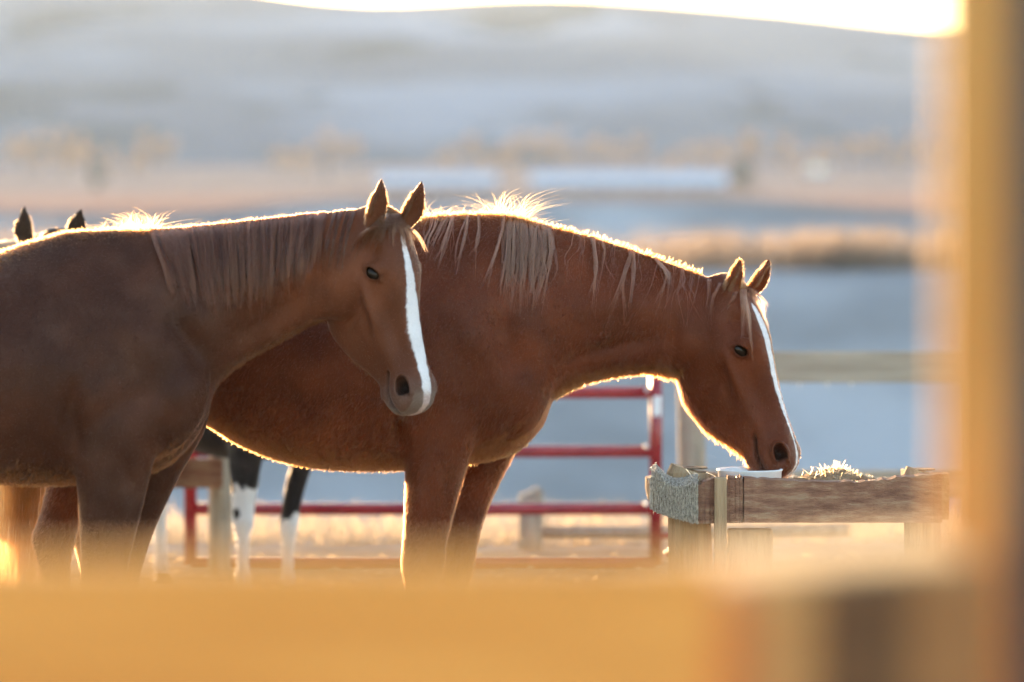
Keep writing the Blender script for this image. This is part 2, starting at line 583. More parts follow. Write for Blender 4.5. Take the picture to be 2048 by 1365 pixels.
def remesh(mb, voxel, iters=4):
    me = bpy.data.meshes.new('tmp')
    me.from_pydata(mb.v, [], mb.f)
    o = bpy.data.objects.new('tmp', me)
    COL.objects.link(o)
    m = o.modifiers.new('r', 'REMESH')
    m.mode = 'VOXEL'
    m.voxel_size = voxel
    dg = bpy.context.evaluated_depsgraph_get()
    dg.update()
    out = bpy.data.meshes.new_from_object(o.evaluated_get(dg))
    bpy.data.objects.remove(o)
    bpy.data.meshes.remove(me)
    return out

def mesh_arrays(me):
    n = len(me.vertices)
    co = np.empty(n * 3, np.float32); me.vertices.foreach_get('co', co)
    ed = np.empty(len(me.edges) * 2, np.int32); me.edges.foreach_get('vertices', ed)
    return co.reshape(-1, 3).astype(np.float64), ed.reshape(-1, 2)

def laplace(co, ed, iters, weight=0.5):
    n = len(co)
    a, b = ed[:, 0], ed[:, 1]
    deg = np.bincount(a, minlength=n) + np.bincount(b, minlength=n)
    deg = np.maximum(deg, 1)
    w = weight if np.isscalar(weight) else weight[:, None]
    for _ in range(iters):
        s = np.empty_like(co)
        for k in range(3):
            s[:, k] = np.bincount(a, co[b, k], n) + np.bincount(b, co[a, k], n)
        co = co + w * (s / deg[:, None] - co)
    return co

def laplace_masked(co, ed, iters, w):
    act = w > 0.02
    keep = act[ed[:, 0]] | act[ed[:, 1]]
    e = ed[keep]
    used = np.unique(e)
    mp = np.full(len(co), -1, np.int64); mp[used] = np.arange(len(used))
    sub = laplace(co[used], mp[e], iters, np.where(act, w, 0.0)[used])
    out = co.copy(); out[used] = sub
    return out

def normals_of(me, co):
    me.vertices.foreach_set('co', co.astype(np.float32).ravel())
    me.update()
    n = np.empty(len(co) * 3, np.float32)
    me.vertex_normals.foreach_get('vector', n)
    return n.reshape(-1, 3).astype(np.float64)

def dist_poly(x, y, pts):
    """distance of points to a polyline in the plane, and position 0..1 along it"""
    best = np.full(len(x), 1e9)
    tt = np.zeros(len(x))
    n = len(pts) - 1
    for i in range(n):
        ax, ay = pts[i]; bx, by = pts[i + 1]
        dx, dy = bx - ax, by - ay
        t = np.clip(((x - ax) * dx + (y - ay) * dy) / (dx * dx + dy * dy + 1e-9), 0, 1)
        d = np.hypot(x - ax - t * dx, y - ay - t * dy)
        k = d < best
        best[k] = d[k]
        tt[k] = (i + t[k]) / n
    return best, tt

def make_curves(name, pts, rad, colr, mat, parent, kind=None):
    """pts (N, k, 3) world, rad (N, k), colr (N, 3)"""
    N_, k, _ = pts.shape
    L = np.array(parent_world(parent)) if parent is not None else np.zeros(3)
    hc = bpy.data.hair_curves.new(name)
    hc.add_curves([k] * N_)
    hc.position_data.foreach_set('vector', (pts - L).astype(np.float32).ravel())
    at = hc.attributes.get('radius') or hc.attributes.new('radius', 'FLOAT', 'POINT')
    at.data.foreach_set('value', rad.astype(np.float32).ravel())
    ca = hc.attributes.new('strand_color', 'FLOAT_COLOR', 'CURVE')
    c4 = np.concatenate([colr, np.ones((N_, 1))], 1).astype(np.float32)
    ca.data.foreach_set('color', c4.ravel())
    hc.materials.append(mat)
    o = bpy.data.objects.new(name, hc)
    COL.objects.link(o)
    o.parent = parent
    if kind: o['kind'] = kind
    return o

def hair_mat(name, rough=0.35, rrough=0.45):
    m, nt, b = new_mat(name)
    N, Lk = nt.nodes, nt.links
    N.remove(b)
    h = N.new('ShaderNodeBsdfHairPrincipled')
    h.model = 'CHIANG'
    h.parametrization = 'COLOR'
    a = N.new('ShaderNodeAttribute')
    a.attribute_name = 'strand_color'
    Lk.new(a.outputs['Color'], h.inputs['Color'])
    h.inputs['Roughness'].default_value = rough
    h.inputs['Radial Roughness'].default_value = rrough
    h.inputs['Coat'].default_value = 0.0
    h.inputs['IOR'].default_value = 1.36
    Lk.new(h.outputs[0], N['Material Output'].inputs['Surface'])
    return m
M['hair'] = hair_mat('hair')

def coat_mat():
    m, nt, b = new_mat('horse_coat')
    N, Lk = nt.nodes, nt.links
    a = N.new('ShaderNodeAttribute'); a.attribute_name = 'coat'
    tc = N.new('ShaderNodeTexCoord')
    nz = N.new('ShaderNodeTexNoise'); nz.inputs['Scale'].default_value = 9; nz.inputs['Detail'].default_value = 8
    Lk.new(tc.outputs['Object'], nz.inputs['Vector'])
    mr = N.new('ShaderNodeMapRange'); mr.inputs['To Min'].default_value = 0.72; mr.inputs['To Max'].default_value = 1.28
    Lk.new(nz.outputs['Fac'], mr.inputs['Value'])
    mu = N.new('ShaderNodeMix'); mu.data_type = 'RGBA'; mu.blend_type = 'MULTIPLY'; mu.inputs['Factor'].default_value = 1.0
    Lk.new(a.outputs['Color'], mu.inputs['A'])
    Lk.new(mr.outputs[0], mu.inputs['B'])
    # dry dust and sweat marks on the coat
    nd = N.new('ShaderNodeTexNoise'); nd.inputs['Scale'].default_value = 4.5; nd.inputs['Detail'].default_value = 10; nd.inputs['Roughness'].default_value = 0.68
    Lk.new(tc.outputs['Object'], nd.inputs['Vector'])
    dr = N.new('ShaderNodeMapRange'); dr.inputs['From Min'].default_value = 0.50; dr.inputs['From Max'].default_value = 0.72; dr.inputs['To Max'].default_value = 0.22
    Lk.new(nd.outputs['Fac'], dr.inputs['Value'])
    dm = N.new('ShaderNodeMix'); dm.data_type = 'RGBA'; dm.inputs['B'].default_value = (0.13, 0.085, 0.06, 1)
    Lk.new(dr.outputs[0], dm.inputs['Factor'])
    Lk.new(mu.outputs['Result'], dm.inputs['A'])
    Lk.new(dm.outputs['Result'], b.inputs['Base Color'])
    b.inputs['Roughness'].default_value = 0.52
    b.inputs['Specular IOR Level'].default_value = 0.13
    b.inputs['Sheen Weight'].default_value = 0.03
    b.inputs['Sheen Roughness'].default_value = 0.4
    mp = N.new('ShaderNodeMapping'); mp.inputs['Scale'].default_value = (260, 260, 60); mp.inputs['Rotation'].default_value = (0, 0.5, 0)
    Lk.new(tc.outputs['Object'], mp.inputs['Vector'])
    n2 = N.new('ShaderNodeTexNoise'); n2.inputs['Scale'].default_value = 1.0; n2.inputs['Detail'].default_value = 2
    Lk.new(mp.outputs[0], n2.inputs['Vector'])
    bp = N.new('ShaderNodeBump'); bp.inputs['Strength'].default_value = 0.35; bp.inputs['Distance'].default_value = 0.004
    Lk.new(n2.outputs['Fac'], bp.inputs['Height'])
    Lk.new(bp.outputs[0], b.inputs['Normal'])
    return m
M['coat'] = coat_mat()

def eye_mat():
    m, nt, b = new_mat('horse_eye')
    b.inputs['Base Color'].default_value = (0.016, 0.009, 0.005, 1)
    b.inputs['Roughness'].default_value = 0.14
    b.inputs['Specular IOR Level'].default_value = 0.2
    return m
M['eye'] = eye_mat()

def build_horse(S):
    """one horse from its traced outline: continuous body mesh, eyes, coat, mane, tail"""
    D, voxel = S['D'], S['voxel']
    mb = MB()
    trunk_loft(mb, S['trunk'], D)
    for rows, yo in S['legs']:
        leg_loft(mb, rows, D, yo)
    for (px, py, yo, rx, ry, rz, rot) in S.get('blobs', []):
        c = W(px, py, D + yo)
        cr, sr = math.cos(R(rot)), math.sin(R(rot))
        rings = []
        for ph in np.linspace(0.05, math.pi - 0.05, 14):
            r_ = []
            for t in TH[::2]:
                x, y, z = rx * math.sin(ph) * math.cos(t), ry * math.sin(ph) * math.sin(t), rz * math.cos(ph)
                r_.append((c[0] + x * cr - z * sr, c[1] + y, c[2] + x * sr + z * cr))
            rings.append(r_)
        loft(mb, np.array(rings))
    H = S['head']
    fr = head_frame(H, D)
    hm = MB()
    head_loft(hm, fr, H.get('jaw', 1.0))
    hb = bvh_of(hm)
    mb.add(hm.v, hm.f)
    sl_ = H['L'] / 0.6
    Wn = Vector(fr[3]).normalized()
    eyes, nostr = [], []
    for s in (-1, 1):
        eu, ev = H.get('eye', (0.20, -0.045))
        st = Vector(head_pt(fr, eu, ev, s * 0.3))
        hit, nrm, _, _ = hb.ray_cast(st, -Wn * s)
        if hit is None: continue
        n = (nrm if nrm.dot(Wn * s) > 0 else -nrm).normalized()
        lon = Vector(fr[1]).normalized()
        lon = (lon - n * lon.dot(n)).normalized()
        # the slit of the eye slopes a little from the line of the face
        lat = n.cross(lon)
        if lat.dot(Vector(fr[2])) < 0: lat = -lat
        ang = R(38)
        ex = (lon * math.cos(ang) + lat * math.sin(ang)).normalized()
        ey = (lat * math.cos(ang) - lon * math.sin(ang)).normalized()
        eyes.append((hit, n, ex, ey))
        up_, lo_ = [], []
        for t in np.linspace(0, 1, 13):
            x = -0.035 + 0.070 * t
            y = math.sin(t * math.pi)
            up_.append(hit + ex * x + ey * (0.0140 * y) + n * (0.004 + 0.010 * y))
            lo_.append(hit + ex * x - ey * (0.0120 * y) + n * (0.003 + 0.007 * y))
        mb.tube(up_, [0.005 + 0.0035 * math.sin(t * math.pi) for t in np.linspace(0, 1, 13)], 8)
        mb.tube(lo_, [0.0045 + 0.002 * math.sin(t * math.pi) for t in np.linspace(0, 1, 13)], 8)
        # brow over the eye
        br = [hit + ex * (-0.03 + 0.06 * t) + ey * (0.022 + 0.010 * math.sin(t * math.pi)) + n * (-0.004 + 0.006 * math.sin(t * math.pi)) for t in np.linspace(0, 1, 9)]
        mb.tube(br, [0.007 + 0.006 * math.sin(t * math.pi) for t in np.linspace(0, 1, 9)], 8)
        nu, nv = H.get('nostril', (0.545, -0.04))
        st = Vector(head_pt(fr, nu, nv, s * 0.3))
        hit, nrm, _, _ = hb.ray_cast(st, -Wn * s)
        n = (nrm if nrm.dot(Wn * s) > 0 else -nrm).normalized()
        lon = Vector(fr[1]).normalized(); lon = (lon - n * lon.dot(n)).normalized()
        lat = n.cross(lon)
        if lat.dot(Vector(fr[2])) < 0: lat = -lat
        nostr.append((hit, n, lon, lat))
        rim = []
        for a in np.linspace(-2.5, 2.5, 17):
            rim.append(hit + lon * (-0.034 * math.cos(a)) + lat * (0.0215 * math.sin(a) - 0.004) + n * 0.003)
        mb.tube(rim, 0.0075, 8)
    for (b_, t_, dy, face, hw) in H['ears']:
        ear_loft(mb, W(*b_, D + dy), W(*t_, D + dy + H.get('ear_lean', 0.0)), face, hw)
    me = remesh(mb, voxel)
    co, ed = mesh_arrays(me)
    co = laplace(co, ed, 3, 0.5)
    px, py = project(co)
    # soften the joints where limbs and head grow out of the trunk
    jm = np.zeros(len(co))
    for jx, jy, jr in S['joints']:
        jm = np.maximum(jm, np.exp(-((px - jx) ** 2 + (py - jy) ** 2) / (2 * (jr * 0.6) ** 2)))
    it = int(S.get('joint_iters', 60) * (0.0048 / voxel) ** 1.2) + 1
    co = laplace_masked(co, ed, it, 0.55 * jm)
    nr = normals_of(me, co)
    # muscle and tendon lines
    dsp = np.zeros(len(co))
    for pts, rad, amt in S['lines']:
        d, t = dist_poly(px, py, pts)
        fade = np.sin(np.clip(t, 0.0, 1.0) * math.pi) ** 1.3 if len(pts) > 1 else 1.0
        dsp += 2.1 * amt * np.exp(-(d / rad) ** 2) * np.clip(np.abs(nr[:, 1]) * 1.4 - 0.2, 0, 1) * fade
    for cx_, cy_, rx, ry, amt in S.get('bumps', []):
        dsp += 1.6 * amt * np.exp(-((px - cx_) / rx) ** 2 - ((py - cy_) / ry) ** 2) * np.clip(np.abs(nr[:, 1]) * 1.4 - 0.2, 0, 1)
    # head detail in head coordinates
    rel = co - fr[0]
    s2 = sl_ ** 2
    hu, hv, hw = rel @ fr[1] / s2, rel @ fr[2] / s2, rel @ fr[3] / s2
    inhead = (hu > -0.05) & (hu < 0.66) & (hv > -0.30) & (hv < 0.06) & (np.abs(hw) < 0.16)
    inhead &= ~((hv < -0.20) & (hu < 0.02))
    sidew = np.clip(np.abs(nr @ np.array(Wn)) * 1.3 - 0.15, 0, 1) * inhead
    def hline(pts, rad, amt, w=sidew, fade=True):
        d, t = dist_poly(hu, hv, pts)
        return amt * np.exp(-(d / rad) ** 2) * w * (np.sin(np.clip(t, 0.02, 0.98) * math.pi) ** 0.6 if fade else 1)
    dsp += hline([(0.20, -0.075), (0.27, -0.082), (0.36, -0.088)], 0.012, 0.012)          # facial crest
    dsp += hline([(0.24, -0.11), (0.30, -0.118), (0.37, -0.125)], 0.018, -0.011)           # hollow under it
    dsp += hline([(0.27, -0.03), (0.36, -0.04), (0.46, -0.035)], 0.020, -0.009)            # hollow beside the nose
    dsp += hline([(0.10, -0.235), (0.20, -0.258), (0.29, -0.245)], 0.016, 0.008)            # edge of the jaw
    dsp += hline([(0.31, -0.21), (0.285, -0.15), (0.23, -0.105)], 0.014, -0.011)             # front edge of the cheek
    dsp += 0.014 * np.exp(-((hu - 0.17) / 0.085) ** 2 - ((hv + 0.18) / 0.07) ** 2) * sidew   # cheek
    dsp += -0.013 * np.exp(-((hu - 0.125) / 0.025) ** 2 - ((hv + 0.022) / 0.022) ** 2) * sidew  # hollow over the eye
    dsp += hline([(0.478, -0.098), (0.52, -0.108), (0.56, -0.110), (0.605, -0.100)], 0.007, -0.018, w=inhead * 1.0, fade=False)  # mouth
    dsp += hline([(0.50, -0.088), (0.55, -0.082), (0.59, -0.075)], 0.014, 0.007)           # upper lip
    dsp += 0.008 * np.exp(-((hu - 0.535) / 0.024) ** 2 - ((hv + 0.142) / 0.018) ** 2) * inhead  # chin
    dark = np.zeros(len(co))
    for hit, n, lon, lat in nostr:
        q = co - np.array(hit)
        a, b, c_ = q @ np.array(lon), q @ np.array(lat) + 0.004, q @ np.array(n)
        g = np.exp(-np.abs(a / 0.024) ** 2.6 - np.abs(b / (0.0115 + 0.16 * np.clip(a + 0.012, 0, 0.03))) ** 2.6) * (np.abs(c_) < 0.04)
        dsp += -0.032 * g
        dark = np.maximum(dark, np.clip(g * 1.5 - 0.25, 0, 1))
    md_, mt_ = dist_poly(hu, hv, [(0.478, -0.098), (0.52, -0.108), (0.56, -0.110), (0.605, -0.100)])
    dark = np.maximum(dark, 0.9 * np.exp(-(md_ / 0.0075) ** 2) * inhead)
    eyed = np.zeros(len(co))
    for hit, n, ex, ey in eyes:
        q = co - np.array(hit)
        a, b, c_ = q @ np.array(ex), q @ np.array(ey), q @ np.array(n)
        g = np.exp(-(a / 0.027) ** 4 - (b / 0.0115) ** 4) * (np.abs(c_) < 0.03)
        dsp += -0.014 * g
        g2 = np.exp(-(a / 0.029) ** 4 - (b / 0.0145) ** 4) * (np.abs(c_) < 0.035)
        eyed = np.maximum(eyed, g2)
    co = co + nr * dsp[:, None]
    co = laplace(co, ed, 2, 0.35)
    nr = normals_of(me, co)
    # ---- coat colour, vertex by vertex
    def vnoise(sc1, seed):
        q = co * sc1 + seed
        return 0.5 + 0.25 * (np.sin(q[:, 0] * 1.7 + np.sin(q[:, 2] * 2.3 + seed)) + np.sin(q[:, 2] * 1.9 + np.sin(q[:, 0] * 2.9 - seed)))
    edge = np.zeros(len(co))
    for i_ in np.nonzero(inhead & (hv > -0.08) & (np.abs(hw) < 0.06))[0]:
        q_ = Vector(co[i_])
        edge[i_] = 0.65 * mnoise.noise(q_ * 55) + 0.5 * mnoise.noise(q_ * 130) + 0.4 * mnoise.noise(q_ * 260)
    colr = S['colour'](dict(edge=edge, co=co, px=px, py=py, hu=hu, hv=hv, hw=hw, inhead=inhead, dark=dark, eyed=eyed, nr=nr, noise=vnoise))
    root = empty(S['name'], tuple(W(S['foot'][0], S['foot'][1], D) * np.array((1, 1, 0)) + np.array((0, 0, 0))))
    tag(root, S['label'], 'horse')
    L = np.array(root.location)
    ca = me.attributes.new('coat', 'FLOAT_COLOR', 'POINT')
    ca.data.foreach_set('color', np.concatenate([colr, np.ones((len(colr), 1))], 1).astype(np.float32).ravel())
    body_world = co.copy()
    me.vertices.foreach_set('co', (co - L).astype(np.float32).ravel())
    me.polygons.foreach_set('use_smooth', np.ones(len(me.polygons), bool))
    me.materials.clear()
    me.materials.append(M['coat'])
    me.name = 'body'
    me.update()
    body = bpy.data.objects.new('body', me)
    COL.objects.link(body)
    body.parent = root
    # eyes
    for hit, n, ex, ey in eyes:
        em = MB()
        r_ = 0.0205
        c = hit - n * 0.0138
        rings = []
        for ph in np.linspace(0.02, math.pi - 0.02, 16):
            rings.append([tuple(c + ex * (1.35 * r_ * math.cos(ph)) + (ey * math.cos(t) + n * math.sin(t)) * (r_ * math.sin(ph))) for t in TH[::2]])
        loft(em, np.array(rings))
        em.build('eye', M['eye'], root, smooth=True)
    info = dict(root=root, body=body, co=body_world, nr=nr, colr=colr, me=me, fr=fr, px=px, py=py, hu=hu, hv=hv, inhead=inhead, eyes=eyes)
    return info

def tri_arrays(me):
    me.calc_loop_triangles()
    t = np.empty(len(me.loop_triangles) * 3, np.int32)
    me.loop_triangles.foreach_get('vertices', t)
    return t.reshape(-1, 3)

def grow_coat(I, count, length_fn, rad, lift, flow_fn, dens_fn, col_gain=1.0, name='coat_hair', jitter=0.35):
    tri = tri_arrays(I['me'])
    co, nr = I['co'], I['nr']
    p0, p1, p2 = co[tri[:, 0]], co[tri[:, 1]], co[tri[:, 2]]
    ar = np.linalg.norm(np.cross(p1 - p0, p2 - p0), axis=1) * dens_fn(I)[tri[:, 0]]
    cdf = np.cumsum(ar); cdf /= cdf[-1]
    pick = np.searchsorted(cdf, rng.random(count))
    a, b = rng.random(count), rng.random(count)
    fl = a + b > 1
    a[fl], b[fl] = 1 - a[fl], 1 - b[fl]
    w = np.stack([1 - a - b, a, b], 1)
    T = tri[pick]
    def lerp(A):
        return (A[T] * w[:, :, None]).sum(1) if A.ndim == 2 else (A[T] * w).sum(1)
    P, Nn, C = lerp(co), lerp(nr), lerp(I['colr'])
    if callable(col_gain):
        gn = lerp(col_gain(I))[:, None]
        C = C * gn
        col_gain = 1.0
    Nn /= np.linalg.norm(Nn, axis=1)[:, None] + 1e-9
    ln = lerp(length_fn(I)) * rng.uniform(0.6, 1.2, count)
    F = lerp(flow_fn(I)) + rng.normal(0, jitter, (count, 3))
    F -= Nn * (F * Nn).sum(1)[:, None]
    F /= np.linalg.norm(F, axis=1)[:, None] + 1e-9
    lf = lift * rng.uniform(0.6, 1.5, count)
    d1 = F * np.cos(lf)[:, None] + Nn * np.sin(lf)[:, None]
    d2 = F * np.cos(lf * 0.45)[:, None] + Nn * np.sin(lf * 0.45)[:, None]
    pts = np.stack([P - Nn * 0.001, P + d1 * (ln * 0.5)[:, None], P + d1 * (ln * 0.5)[:, None] + d2 * (ln * 0.5)[:, None]], 1)
    rr = np.stack([np.full(count, rad), np.full(count, rad * 0.8), np.full(count, rad * 0.15)], 1)
    C = np.clip(C * col_gain * rng.uniform(0.45, 1.65, (count, 1)), 0.01, 0.9)
    return make_curves(name, pts, rr, C, M['hair'], I['root'], 'stuff')

def near_bvh(I):
    if 'bvh' not in I:
        tri = tri_arrays(I['me'])
        x0, x1, y1 = I['reach']
        ok = (I['nr'][:, 1] < 0.35) & (I['px'] > x0) & (I['px'] < x1) & (I['py'] < y1)
        tri = tri[ok[tri].all(1)]
        used = np.unique(tri)
        mp = np.zeros(len(I['co']), np.int64); mp[used] = np.arange(len(used))
        I['bvh'] = BVHTree.FromPolygons(I['co'][used].tolist(), mp[tri].tolist())
    return I['bvh']

def strands_on_body(I, guides, per, spread, lift, rad, col, name, crest_up=0.012, npt=9, tip_spread=0.8, colvar=0.3):
    """long hair lying on the near side: guides are pixel polylines from the crest down; points are dropped on the body surface"""
    bv = near_bvh(I)
    eye_ = Vector((0, 0, CAMZ))
    allp, allr, allc = [], [], []
    Dn = I['D']
    for g in guides:
        pth, n, base_col = g[0], g[1], g[2] if len(g) > 2 else col
        pth = [tuple(q) for q in pth]
        cr_ = I['crest'](pth[0][0])
        rooted = abs(pth[0][1] - cr_) < 26
        if rooted:
            pth[0] = (pth[0][0], cr_ + 1)
        Q = catmull(pth, npt)
        glift = rng.uniform(0.5, 1.7)
        pts = []
        lastY = None
        for j, (x, y) in enumerate(Q):
            d = Vector(W(x, y, Dn)) - eye_
            h = bv.ray_cast(eye_, d.normalized())[0]
            if h is None or h.y > Dn + 0.10:
                Y = lastY if lastY is not None else Dn - 0.005
            else:
                Y = h.y
            if lastY is not None:
                Y = min(Y, lastY + 0.006)
            lastY = Y
            t = j / (npt - 1)
            off = glift * lift * (0.35 + 1.0 * math.sin(min(1, t * 1.15) * math.pi * 0.9))
            pts.append(W(x, y, Y - off))
        pts = np.array(pts)
        if rooted:
            pts[0] = W(Q[0][0], Q[0][1] - 3, Dn - 0.004)
        t = np.linspace(0, 1, npt)
        for _ in range(n):
            o1 = np.array((rng.normal(0, spread), rng.normal(0, 0.003), rng.normal(0, spread * 0.3)))
            o2 = np.array((rng.normal(0, spread * tip_spread), -abs(rng.normal(0, 0.003)), 0))
            p = pts + o1 * (1 - 0.55 * t)[:, None] + o2 * (t ** 1.5)[:, None]
            p += (np.sin(t * rng.uniform(3, 8) + rng.uniform(0, 6)) * rng.normal(0, 0.0022))[:, None] * np.array((1, 0.2, 0)) * t[:, None]
            k = rng.uniform(0.66, 1.03)
            tt = t * k
            p = np.stack([np.interp(tt, t, p[:, q]) for q in range(3)], 1)
            allp.append(p)
            allr.append(rad * rng.uniform(0.7, 1.2) * (1 - 0.75 * t ** 3))
            allc.append(np.array(base_col) * rng.uniform(1 - colvar, 1 + colvar) * (1 + rng.normal(0, 0.03, 3)))
    return make_curves(name, np.array(allp), np.array(allr), np.clip(np.array(allc), 0.01, 0.9), M['hair'], I['root'], 'stuff')

def crest_tufts(I, items, rad, col, name, npt=7, per=2):
    """short hair standing along the crest in small tufts: items (x0, y0, x1, y1, count, length m, lean, fan, depth)"""
    allp, allr, allc = [], [], []
    t = np.linspace(0, 1, npt)
    for (x0, y0, x1, y1, n, ln, lean, fan, dep) in items:
        for _ in range(max(1, n // per)):
            f = rng.random()
            P0 = W(x0 + (x1 - x0) * f, y0 + (y1 - y0) * f + 9, I['D'] + rng.normal(0, dep))
            a0, yt0, l0, c0 = rng.normal(lean, fan), rng.normal(0, 0.35), ln * (0.25 + 0.95 * rng.random() ** 1.7), rng.normal(0, 0.95) + 0.35 * lean
            for _q in range(per):
                a, yt = a0 + rng.normal(0, 0.16), yt0 + rng.normal(0, 0.12)
                P = P0 + rng.normal(0, 0.0035, 3) * np.array((1, 1, 0.2))
                d = np.array((math.sin(a), yt, math.cos(a) * abs(math.cos(yt))))
                l_ = l0 * rng.uniform(0.6, 1.1)
                cur = c0 + rng.normal(0, 0.25)
                p = P[None] + d[None] * (t * l_)[:, None] + (t ** 2 * l_ * cur * 0.5)[:, None] * np.array((1, 0, 0)) - (t ** 2.0 * l_ * 0.32)[:, None] * np.array((0, 0, 1))
                allp.append(p)
                allr.append(rad * rng.uniform(0.6, 1.2) * (1 - 0.8 * t ** 2))
                allc.append(np.array(col) * rng.uniform(0.7, 1.25))
    return make_curves(name, np.array(allp), np.array(allr), np.clip(np.array(allc), 0.01, 0.9), M['hair'], I['root'], 'stuff')

def grow_fringe(I, weight, clumps, per, length, rad, col, name, down=0.5):
    """longer, paler guard hairs in little clumps where weight (per vertex) is above zero"""
    w = np.clip(weight, 0, None)
    cdf = np.cumsum(w); cdf /= cdf[-1]
    idx = np.searchsorted(cdf, rng.random(clumps))
    P0, Nn = I['co'][idx], I['nr'][idx]
    F = flow1(I)[idx] * 0.5 + np.array((0, 0, -down)) + rng.normal(0, 0.25, (clumps, 3))
    F -= Nn * (F * Nn).sum(1)[:, None]
    D_ = Nn * rng.uniform(0.5, 0.95, (clumps, 1)) + F
    D_ /= np.linalg.norm(D_, axis=1)[:, None]
    ln = (length[idx] if hasattr(length, '__len__') else np.full(clumps, length)) * rng.uniform(0.55, 1.15, clumps)
    P0, Nn, D_, ln = (np.repeat(q, per, 0) for q in (P0, Nn, D_, ln))
    N_ = clumps * per
    off = rng.normal(0, 0.0030, (N_, 3)); off -= Nn * (off * Nn).sum(1)[:, None]
    tip = P0 + D_ * (ln * rng.uniform(0.7, 1.05, N_))[:, None] + rng.normal(0, 0.0016, (N_, 3))
    base = P0 + off - Nn * 0.001
    mid = base * 0.45 + tip * 0.55 + Nn * (ln * 0.06)[:, None]
    pts = np.stack([base, mid, tip], 1)
    rr = np.tile(np.array((rad, rad * 0.8, rad * 0.2)), (N_, 1)) * rng.uniform(0.7, 1.2, (N_, 1))
    C = np.clip(np.array(col)[None] * rng.uniform(0.7, 1.25, (N_, 1)), 0.01, 0.9)
    return make_curves(name, pts, rr, C, M['hair'], I['root'], 'stuff')

# ------------------------------------------------------------------ the horse with the neat mane, nearest
def col_near(d):
    n = d['noise']
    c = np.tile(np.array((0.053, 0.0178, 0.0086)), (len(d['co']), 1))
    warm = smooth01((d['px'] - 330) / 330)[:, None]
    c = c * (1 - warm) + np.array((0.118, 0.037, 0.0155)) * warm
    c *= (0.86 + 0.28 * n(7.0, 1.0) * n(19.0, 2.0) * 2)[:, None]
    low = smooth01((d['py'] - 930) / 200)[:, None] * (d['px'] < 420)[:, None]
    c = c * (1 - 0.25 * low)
    hu, hv, hw, ih = d['hu'], d['hv'], d['hw'], d['inhead']
    mz = (smooth01((hu - 0.47) / 0.10) * ih)[:, None]
    c = c * (1 - 0.55 * mz) + np.array((0.10, 0.066, 0.052)) * 0.55 * mz
    hwid = np.interp(hu, [0.06, 0.10, 0.16, 0.22, 0.30, 0.38, 0.46, 0.52, 0.56, 0.60], [0.0, 0.007, 0.013, 0.018, 0.024, 0.026, 0.022, 0.019, 0.020, 0.014])
    vt = np.interp(hu, HEAD_TAB[:, 0], HEAD_TAB[:, 1])
    ctr = np.interp(hu, [0.06, 0.15, 0.25, 0.4, 0.6], [0.004, -0.004, -0.006, -0.004, 0.0])
    j = 0.0055 * d['edge']
    bl = smooth01((hwid - np.abs(hw - ctr) + j) / 0.0055 + 0.5) * (hv > vt - 0.045) * ih * (hu > 0.065)
    bl = bl[:, None]
    pk = smooth01((hu - 0.548) / 0.03)[:, None]
    wh = np.array((0.70, 0.66, 0.655)) * (1 - pk) + np.array((0.46, 0.345, 0.315)) * pk
    c = c * (1 - bl) + wh * bl
    lip = (smooth01((hu - 0.545) / 0.03) * ih * (np.abs(hw) < 0.05))[:, None] * (1 - bl)
    c = c * (1 - 0.6 * lip) + np.array((0.16, 0.125, 0.10)) * 0.6 * lip
    dk = np.clip(d['dark'] + 0.8 * d['eyed'], 0, 1)[:, None]
    c = c * (1 - 0.88 * dk)
    hoof = (d['co'][:, 2] < 0.06)[:, None]
    return np.where(hoof, np.array((0.05, 0.04, 0.033)), c)

